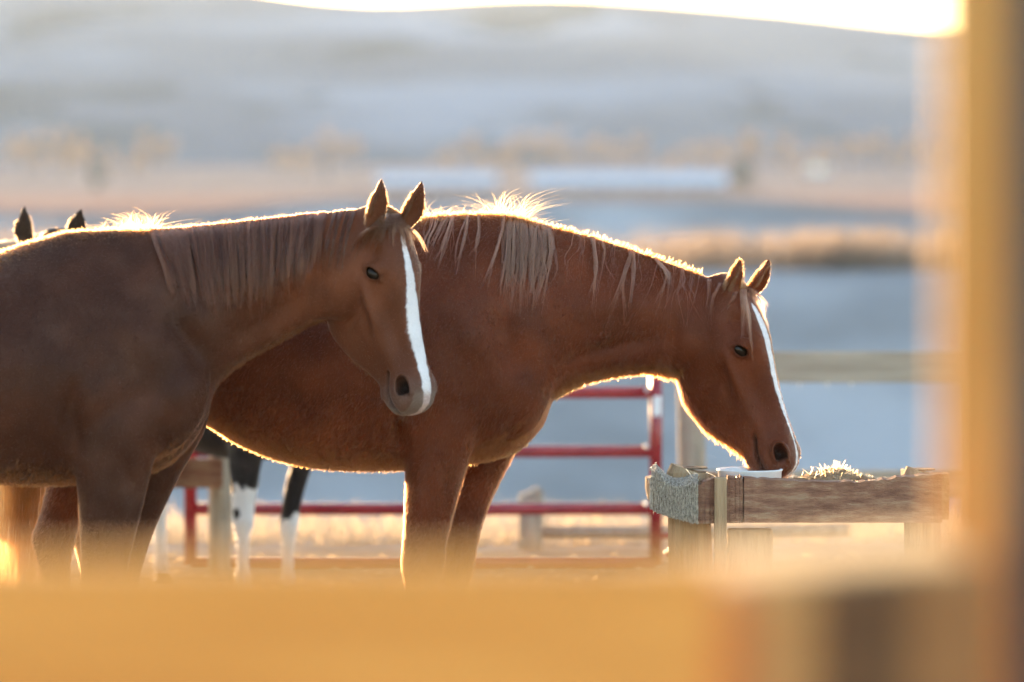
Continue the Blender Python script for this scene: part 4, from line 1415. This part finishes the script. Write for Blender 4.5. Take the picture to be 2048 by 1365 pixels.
beam('corner_block', xpx(1393, TY), xpx(1429, TY), TY + 0.005, 0.10, [(1393, 972), (1429, 957)], zpx(1048, TY), M['red_wood'], fd, 12, 2)
beam('corner_block', xpx(1456, TY), xpx(1487, TY), TY + 0.006, 0.09, [(1456, 955), (1487, 957)], zpx(1047, TY), M['red_wood'], fd, 12, 3)
MB().box((xpx(1441, TY), TY - 0.012, zpx(954, TY) / 2), (0.037, 0.03, zpx(954, TY))).build('stake', M['leg_wood'], fd, bevel=0.006)
beam('side_beam', xpx(1310, TY), xpx(1312, TY) + 0.055, TY + 0.11, 0.62, [(1310, 980), (1350, 980)], zpx(1030, TY), M['worn_wood'], fd, 8, 4)
beam('back_beam', xpx(1340, TY + .7), xpx(1900, TY + .7), TY + 0.70, 0.07, [(1340, 948), (1500, 950), (1610, 956), (1650, 944), (1690, 940), (1730, 952), (1760, 958), (1900, 950)], zpx(1040, TY + .7), M['worn_wood'], fd, 60, 5)
beam('side_beam', xpx(1850, TY), xpx(1880, TY), TY + 0.072, 0.62, [(1850, 966), (1880, 966)], zpx(1040, TY), M['worn_wood'], fd, 8, 6)
MB().box((xpx(1600, TY), TY + 0.39, zpx(1035, TY)), (0.70, 0.60, 0.02)).build('floor_board', M['worn_wood'], fd)
def post_leg(px, yy, r, top, mat='leg_wood'):
    return round_post(MB(), xpx(px, yy), yy, r, zpx(top, yy)).build('leg', M[mat], fd, smooth=False)
post_leg(1378, TY + 0.17, 0.066, 938)
MB().box((xpx(1505, TY), TY + 0.105, zpx(1050, TY) / 2 - 0.02), (0.135, 0.06, zpx(1050, TY))).build('leg', M['leg_wood'], fd, bevel=0.008)
post_leg(1842, TY + 0.14, 0.052, 941)
post_leg(1390, TY + 0.62, 0.05, 960)
post_leg(1850, TY + 0.64, 0.05, 960)
# end-grain discs on the two post tops
for px, yy, r, top in ((1378, TY + 0.17, 0.057, 937.2), (1842, TY + 0.14, 0.045, 940.2)):
    MB().tube([(xpx(px, yy), yy, zpx(top, yy)), (xpx(px, yy), yy, zpx(top, yy) + 0.004)], [r, r * 0.98], 20).build('end_grain', M['end_grain'], fd)

# frayed carpet hung over the end of the trough
def frayed_mat():
    x0, x1 = xpx(1306, TY), xpx(1395, TY)
    n, m = 132, 26
    V, F = [], []
    r_ = np.random.default_rng(11)
    cords = 0.0035 * np.sin(np.linspace(0, 2 * math.pi * 23, n)) * np.random.default_rng(12).uniform(0.5, 1.3, n)
    for i in range(n):
        f = i / (n - 1)
        x = x0 + (x1 - x0) * f
        yf = TY + 0.10 - 0.105 * f + (0.02 * (1 - f) ** 3)      # the cloth turns the corner
        zt = zpx(np.interp(f, [0, .12, .3, .5, .75, 1], [957, 947, 966, 974, 972, 962]), TY)
        zb_ = zpx(np.interp(f, [0, .2, .6, 1], [1026, 1032, 1041, 1047]), TY) + r_.normal(0, 0.002)
        for k in range(m):
            t = k / (m - 1)
            if t < 0.3:
                a = t / 0.3
                y = yf + 0.13 * (1 - a) ** 1.3
                z = zt + 0.012 * math.sin(a * math.pi) + 0.012 * (1 - a)
            else:
                a = (t - 0.3) / 0.7
                y = yf - 0.004
                z = zt + (zb_ - zt) * a
            V.append((x + r_.normal(0, 0.0003), y + cords[i] * (0.2 + t) + r_.normal(0, 0.0012), z + r_.normal(0, 0.0008)))
    for i in range(n - 1):
        for k in range(m - 1):
            F.append((i * m + k, i * m + k + 1, (i + 1) * m + k + 1, (i + 1) * m + k))
    mb = MB().add(V, F)
    o = mb.build('frayed_carpet', M['frayed_mat'], None, loc=(xpx(1350, TY), TY, zpx(1000, TY)))
    md = o.modifiers.new('thick', 'SOLIDIFY'); md.thickness = 0.006
    tag(o, 'pale frayed carpet strip hung over the end of the feed trough', 'carpet')
    # loose yarn
    V = np.array(V)
    P, Rr, C = [], [], []
    for _ in range(700):
        p = V[r_.integers(len(V))] + r_.normal(0, 0.002, 3)
        d = np.array((r_.normal(-0.2, .5), r_.normal(-0.5, .4), r_.normal(-0.4, .8)))
        d /= np.linalg.norm(d)
        l_ = r_.uniform(0.004, 0.012)
        P.append([p, p + d * l_ * .5, p + d * l_ + np.array((0, 0, -0.002))])
        Rr.append([0.0006, 0.0005, 0.0002])
        C.append(np.array((0.45, 0.41, 0.34)) * r_.uniform(0.55, 1.2))
    make_curves('loose_yarn', np.array(P), np.array(Rr), np.clip(np.array(C), 0, .9), M['hair'], o, 'stuff')
frayed_mat()

# chewed splinters and fuzz along the beams' upper edges, a few straws
def fuzz(name, parent, lines, col, n, ln, rad=0.0005):
    r_ = np.random.default_rng(5)
    P, Rr, C = [], [], []
    for _ in range(n):
        pl, yy = lines[r_.integers(len(lines))]
        i = r_.integers(len(pl) - 1)
        f = r_.random()
        x = pl[i][0] + (pl[i + 1][0] - pl[i][0]) * f
        y = pl[i][1] + (pl[i + 1][1] - pl[i][1]) * f
        p = W(x, y + 1.5, yy + r_.uniform(-0.0, 0.03))
        d = np.array((r_.normal(0, .7), r_.normal(0, .5), abs(r_.normal(.5, .4))))
        d /= np.linalg.norm(d)
        l_ = ln * r_.uniform(.3, 1.2)
        P.append([p, p + d * l_ * .6, p + d * l_ + np.array((r_.normal(0, .002), 0, -.001))])
        Rr.append([rad, rad * .8, rad * .3])
        C.append(np.array(col) * r_.uniform(.7, 1.2))
    return make_curves(name, np.array(P), np.array(Rr), np.clip(np.array(C), 0, .9), M['hair'], parent, 'stuff')
fuzz('splinters', fd, [([(1456, 956), (1489, 958), (1600, 964), (1680, 966), (1760, 963), (1800, 957), (1886, 949)], TY + .01), ([(1610, 956), (1650, 944), (1690, 940), (1730, 952), (1760, 958)], TY + .70), ([(1393, 972), (1429, 957)], TY + .02)], (0.20, 0.11, 0.045), 900, 0.010)
straws = [((1372, 938), (1398, 976)), ((1400, 955), (1392, 972)), ((1500, 958), (1560, 966)), ((1412, 945), (1440, 960)), ((1690, 938), (1694, 930)), ((1640, 948), (1630, 953))]
P = []
for a, b in straws:
    P.append([W(*a, TY + .03), (W(*a, TY + .03) + W(*b, TY + .02)) / 2 + np.array((0, 0, .003)), W(*b, TY + .01)])
make_curves('straw_stalks', np.array(P), np.full((len(P), 3), 0.0016), np.tile(np.array((0.72, 0.58, 0.36)), (len(P), 1)), M['hair'], fd, 'stuff')

# heap of feed behind the beam
def heap():
    V, F = [], []
    n, m = 26, 12
    r_ = np.random.default_rng(21)
    cx, cyy, cz = xpx(1682, TY), TY + 0.32, zpx(972, TY)
    for j in range(m):
        t = j / (m - 1)
        for i in range(n):
            a = 2 * math.pi * i / n
            rr = (1 - t) * (1 + 0.12 * math.sin(3 * a) + r_.normal(0, .04))
            V.append((cx + 0.092 * rr * math.cos(a) + 0.01 * t, cyy + 0.11 * rr * math.sin(a), cz + 0.030 * (1 - (1 - t) ** 1.7) + r_.normal(0, .0025)))
    for j in range(m - 1):
        for i in range(n):
            i2 = (i + 1) % n
            F.append((j * n + i, j * n + i2, (j + 1) * n + i2, (j + 1) * n + i))
    o = MB().add(V, F).build('feed_heap', M['feed'], None, smooth=True, loc=(cx, cyy, cz))
    tag(o, 'ragged straw coloured heap of chewed feed inside the trough', 'feed')
    P, Rr, C = [], [], []
    VV = np.array(V)
    for _ in range(150):
        p = VV[r_.integers(len(VV))]
        d = np.array((r_.normal(0, 1), r_.normal(0, 1), abs(r_.normal(.7, .5)))); d /= np.linalg.norm(d)
        l_ = r_.uniform(.010, .032)
        P.append([p, p + d * l_ * .5, p + d * l_]); Rr.append([.0007, .0006, .0002]); C.append(np.array((.16, .075, .028)) * r_.uniform(.7, 1.2))
    make_curves('chaff', np.array(P), np.array(Rr), np.clip(np.array(C), 0, .9), M['hair'], o, 'stuff')
heap()

# white pan
def pan():
    cx, cyy = xpx(1500, TY + .2), TY + 0.20
    zt = zpx(940, cyy)
    r1 = 0.0965
    prof = [(0.0, -0.060), (r1 * .90, -0.060), (r1 * .97, -0.054), (r1, -0.004), (r1 + .004, 0.0), (r1 + .002, 0.003), (r1 - .004, 0.001), (r1 - .008, -0.050), (0.0, -0.052)]
    n = 48
    V, F = [], []
    for r_, z in prof:
        for k in range(n):
            a = 2 * math.pi * k / n
            V.append((cx + max(r_, .0005) * math.cos(a), cyy + max(r_, .0005) * math.sin(a), zt + z))
    for j in range(len(prof) - 1):
        for k in range(n):
            k2 = (k + 1) % n
            F.append((j * n + k, j * n + k2, (j + 1) * n + k2, (j + 1) * n + k))
    o = MB().add(V, F).build('feed_pan', M['white_plastic'], None, smooth=True, loc=(cx, cyy, zt))
    tag(o, 'round white plastic feed pan under the muzzle of the lowered horse', 'pan')
pan()

# ------------------------------------------------------------------ straw grass beyond the gate and along the bank
def grass_stuff(name, spots, hmin, hmax, wid, mat, label, seed, lean=0.35):
    r_ = np.random.default_rng(seed)
    V, F = [], []
    for (x, y) in spots:
        z = float(ground_z(np.array([x]), np.array([y]))[0])
        h = r_.uniform(hmin, hmax)
        a = r_.uniform(0, math.pi)
        dx, dy = math.cos(a) * wid / 2, math.sin(a) * wid / 2
        lx, ly = r_.normal(0, lean * h), r_.normal(0, lean * h)
        n = len(V)
        V += [(x - dx, y - dy, z - .02), (x + dx, y + dy, z - .02), (x + lx * .5 + dx * .8, y + ly * .5 + dy * .8, z + h * .6), (x + lx * .5 - dx * .8, y + ly * .5 - dy * .8, z + h * .6), (x + lx, y + ly, z + h)]
        F += [(n, n + 1, n + 2, n + 3), (n + 3, n + 2, n + 4)]
    me = bpy.data.meshes.new(name)
    me.from_pydata(V, [], F)
    me.materials.append(mat)
    o = bpy.data.objects.new(name, me)
    COL.objects.link(o)
    return tag(o, label, 'grass', kind='stuff')
r_ = np.random.default_rng(3)
sp = [(r_.uniform(-4, 5), 17.4 + abs(r_.normal(0.6, .7))) for _ in range(9000)]
grass_stuff('dry_grass', [s for s in sp if s[1] < 20.2], .03, .12, .008, M['straw'], 'sunlit dry straw grass beyond the red gate', 4)
sp = []
for _ in range(15000):
    x = r_.uniform(-8, 14)
    dens = 1.0 if x > 2.0 else 0.35
    if r_.random() < dens * (0.55 + 0.45 * math.sin(x * 2.1) * math.sin(x * 0.7 + 1)):
        sp.append((x, 59.0 + abs(r_.normal(0, 3.0))))
grass_stuff('tall_grass', sp, .25, .78, .035, M['straw_dark'], 'tall pale dry grass along the top of the frosted bank', 6, .25)
# loose straw and clods on the corral ground
sp = [(r_.uniform(-3, 3), r_.uniform(11, 17)) for _ in range(2200)]
grass_stuff('scattered_straw', sp, .008, .025, .03, M['straw'], 'loose straw and chaff strewn on the corral ground', 8, 1.2)

# ------------------------------------------------------------------ trees, sheds and a van in the valley
def make_tree(name, x, y, h, wid, mat, label, group, seed, cat='tree', leaves=260, trunk_h=0.35, leaf=0.16):
    r_ = np.random.default_rng(seed)
    z = float(ground_z(np.array([x]), np.array([y]))[0]) - 0.1
    t = tag(empty(name, (x, y, z)), label, cat, group)
    mb = MB().tube([(x, y, z), (x + .03 * h * r_.normal(0, 1), y, z + h * .45), (x + .04 * h * r_.normal(0, 1), y, z + h * .85)], [h * .035, h * .024, h * .006], 8)
    for k in range(5):
        a = r_.uniform(0, 6.28); f = r_.uniform(.3, .6)
        mb.tube([(x, y, z + h * f), (x + math.cos(a) * wid * .28, y + math.sin(a) * wid * .28, z + h * (f + .18))], [h * .014, h * .004], 6)
    mb.build('trunk', M['bark'], t)
    V, F = [], []
    cl = [(r_.normal(0, .28) * wid, r_.normal(0, .28) * wid, h * r_.uniform(trunk_h, .95)) for _ in range(11)]
    for _ in range(leaves):
        c = cl[r_.integers(len(cl))]
        p = np.array((x + c[0], y + c[1], z + c[2])) + r_.normal(0, 1, 3) * np.array((wid * .13, wid * .13, h * .07))
        a = r_.normal(0, 1, 3); a /= np.linalg.norm(a)
        b = np.cross(a, r_.normal(0, 1, 3)); b /= np.linalg.norm(b)
        s = leaf * h * r_.uniform(.3, .8)
        n = len(V)
        V += [tuple(p - a * s * .5), tuple(p + b * s * .35), tuple(p + a * s * .5), tuple(p - b * s * .35)]
        F.append((n, n + 1, n + 2, n + 3))
    MB().add(V, F).build('crown', mat, t)
    return t
k = 0
r_ = np.random.default_rng(77)
for px in list(range(20, 330, 34)) + [560, 600, 650, 700] + list(range(900, 1060, 50)) + list(range(1100, 1900, 46)):
    y = r_.uniform(780, 1020)
    px_ = px + r_.normal(0, 8)
    where = ('above the ears of the hidden horse' if px < 340 else 'above the neck of the near horse' if px < 760 else 'over the gap between the two sheds' if px < 1060
             else 'above the long pale roofed shed' if px < 1460 else 'beyond the dark evergreen, towards the orange post')
    make_tree('autumn_tree', xpx(px_, y), y, r_.uniform(6.0, 10.5), r_.uniform(3.8, 6.2), M['autumn_leaf'], 'small sunlit amber tree ' + where, 'amber trees ' + where, 100 + k)
    k += 1
make_tree('evergreen_tree', xpx(1482, 560), 560, 5.2, 4.2, M['evergreen'], 'dark evergreen tree at the end of the long pale shed', None, 500, leaves=420, trunk_h=.15)
make_tree('evergreen_tree', xpx(196, 640), 640, 5.6, 2.4, M['evergreen'], 'dark slim tree low in the valley above the ears of the hidden horse', None, 501, leaves=320, trunk_h=.15)

def shed(name, px0, px1, Y, h, depth, label):
    x0, x1 = xpx(px0, Y), xpx(px1, Y)
    cx = (x0 + x1) / 2
    z = float(ground_z(np.array([cx]), np.array([Y]))[0]) - 0.3
    t = tag(empty(name, (cx, Y, z)), label, 'shed', 'long sheds in the valley')
    wh = h * .45 + .3
    MB().box((cx, Y + depth / 2, z + wh / 2), (x1 - x0, depth, wh)).build('wall', M['shed_wall'], t)
    V, F = [], []
    for s, yy, zz in ((0, Y - .4, z + wh - .05), (1, Y + depth / 2, z + h + .3), (2, Y + depth + .4, z + wh - .05)):
        V += [(x0 - .4, yy, zz), (x1 + .4, yy, zz), (x1 + .4, yy, zz + .12), (x0 - .4, yy, zz + .12)]
    for a, b in ((0, 4), (4, 8)):
        F += [(a, a + 1, b + 1, b), (a + 3, a + 2, b + 2, b + 3), (a, b, b + 3, a + 3), (a + 1, a + 2, b + 2, b + 1)]
    F += [(0, 3, 2, 1), (8, 9, 10, 11)]
    rf = MB().add(V, F).build('roof', M['shed_roof'], t)
    nr_ = int((x1 - x0) / 2.4)
    for i in range(nr_):
        xx = x0 + (i + .5) * (x1 - x0) / nr_
        if i % 3 == 1:
            MB().box((xx, Y - .04, z + wh * .45), (1.5, .08, wh * .8)).build('door', M['shed_door'], t)
        else:
            MB().box((xx, Y - .04, z + wh * .6), (.8, .08, .5)).build('window', M['glass_dark'], t)
shed('long_shed', 1066, 1452, 600, 3.3, 9, 'long low shed with pale blue metal roof beside the dark evergreen')
shed('low_shed', 760, 990, 620, 3.0, 8, 'smaller pale roofed shed far behind the ears of the near horse')

def van(px, Y, label):
    x = xpx(px, Y)
    z = float(ground_z(np.array([x]), np.array([Y]))[0])
    t = tag(empty('white_van', (x, Y, z)), label, 'van')
    prof = [(-2.6, .5), (-2.6, 2.5), (-2.4, 2.7), (1.2, 2.7), (2.0, 1.7), (2.6, 1.5), (2.7, .5)]
    V = [(x + a, Y - 1, z + b) for a, b in prof] + [(x + a, Y + 1, z + b) for a, b in prof]
    n = len(prof)
    F = [tuple(range(n)), tuple(range(2 * n - 1, n - 1, -1))] + [(i, (i + 1) % n, (i + 1) % n + n, i + n) for i in range(n)]
    MB().add(V, F).build('body', M['van_white'], t)
    MB().box((x + 1.1, Y - 1.01, z + 2.0), (.9, .03, .6)).build('window', M['glass_dark'], t)
    for dx in (-1.7, 1.7):
        for dy in (-.95, .95):
            MB().tube([(x + dx, Y + dy - .12, z + .38), (x + dx, Y + dy + .12, z + .38)], .38, 14).build('wheel', M['rubber'], t)
van(1636, 860, 'white van parked far off among the amber trees')

# ------------------------------------------------------------------ foreground fence, close to the lens
NY = 2.9
nf = tag(empty('near_fence', (xpx(1985, NY), NY, 0)), 'orange stained timber fence rail and post close to the camera, out of focus', 'fence')
def rail(name, xa, xb, Y, za, zb_, h, th, mat, r=0.012):
    """board with softened arrises from (xa, za) to (xb, zb_), upper edge heights given"""
    mb = MB()
    n = 24
    V, F = [], []
    prof = []
    for cx_, cz_, a0 in ((th / 2 - r, -r, 0), (-(th / 2 - r), -r, 90), (-(th / 2 - r), -h + r, 180), (th / 2 - r, -h + r, 270)):
        for a in (0, 30, 60, 90):
            prof.append((cx_ + r * math.cos(R(a0 + a)), cz_ + r * math.sin(R(a0 + a))))
    m = len(prof)
    for i in range(n):
        f = i / (n - 1)
        for a, b in prof:
            V.append((xa + (xb - xa) * f, Y + a + .002 * math.sin(9 * f), za + (zb_ - za) * f + b))
    for i in range(n - 1):
        for k_ in range(m):
            k2 = (k_ + 1) % m
            F.append((i * m + k_, i * m + k2, (i + 1) * m + k2, (i + 1) * m + k_))
    F.append(tuple(range(m))); F.append(tuple((n - 1) * m + q for q in range(m)))
    return mb.add(V, F).build(name, mat, nf, smooth=False)
rail('rail', xpx(-1500, NY), xpx(1430, NY), NY, zpx(1112, NY), zpx(1112, NY), 0.14, 0.05, M['orange_wood'])
rail('lower_rail', xpx(-1500, NY), xpx(1960, NY), NY, 0.78, 0.78, 0.14, 0.05, M['orange_wood'])
# wide plank shelf at the fence end, sunlit on top, its dark fascia facing the lens
BY = 2.98
for i in range(2):
    ya = BY + i * 0.125
    rail('shelf_plank', xpx(1000, BY), xpx(1935, BY), ya + 0.06, zpx(1188, BY), zpx(1110, BY), 0.016, 0.12, M['pale_plank'], .004)
rail('fascia', xpx(1372, BY), xpx(1630, BY), BY - 0.014, zpx(1158, BY) - .003, zpx(1136, BY) - .003, 0.20, 0.024, M['tan_wood'], .004)
rail('fascia', xpx(1634, BY), xpx(1810, BY), BY - 0.014, zpx(1136, BY) - .003, zpx(1121, BY) - .003, 0.20, 0.024, M['dark_wood'], .004)
rail('fascia', xpx(1814, BY), xpx(1990, BY), BY - 0.014, zpx(1121, BY) - .003, zpx(1106, BY) - .003, 0.20, 0.024, M['shaded_post_wood'], .004)  # board colour imitates the post's wood in shade
# right post
QY = 3.3
pw = MB()
px0, px1 = xpx(1880, QY), xpx(2060, QY)
pw.box(((px0 + px1) / 2, QY, 1.15), (px1 - px0, 0.022, 2.3))
pw.build('post', M['post_wood'], nf, bevel=0.004)
dp = MB()
dp.box((xpx(2066, QY), QY - 0.08, 1.1), (0.052, 0.08, 2.2))  # dark upright along the right edge of the post
dp.build('dark_upright', M['near_black'], nf, bevel=0.006)

# ------------------------------------------------------------------ lit dust in the air
V, F = [], []
r_ = np.random.default_rng(99)
for _ in range(900):
    Y = r_.uniform(9.5, 14)
    p = W(r_.uniform(-200, 2250), r_.uniform(0, 1100), Y)
    s = r_.uniform(.0003, .0010)
    n = len(V)
    V += [tuple(p + np.array(d) * s) for d in ((1, 0, 0), (-1, 0, 0), (0, 1, 0), (0, -1, 0), (0, 0, 1), (0, 0, -1))]
    for a, b, c_ in ((0, 2, 4), (2, 1, 4), (1, 3, 4), (3, 0, 4), (2, 0, 5), (1, 2, 5), (3, 1, 5), (0, 3, 5)):
        F.append((n + a, n + b, n + c_))
o = MB().add(V, F).build('dust', M['straw'], None)
tag(o, 'fine lit dust specks floating in the air around the horses', 'dust', kind='stuff')

# ------------------------------------------------------------------ haze
hz = MB().box((0, 1900, 75), (6000, 4200, 170))
hv_o = hz.build('haze', None, None)
m = bpy.data.materials.new('haze')
m.use_nodes = True
nt = m.node_tree
nt.nodes.remove(nt.nodes['Principled BSDF'])
pv = nt.nodes.new('ShaderNodeVolumePrincipled')
pv.inputs['Color'].default_value = (0.56, 0.74, 1.0, 1)
pv.inputs['Density'].default_value = 0.00010
pv.inputs['Anisotropy'].default_value = 0.40
nt.links.new(pv.outputs[0], nt.nodes['Material Output'].inputs['Volume'])
hv_o.data.materials.append(m)
tag(hv_o, 'pale morning haze over the valley', 'haze', kind='stuff')
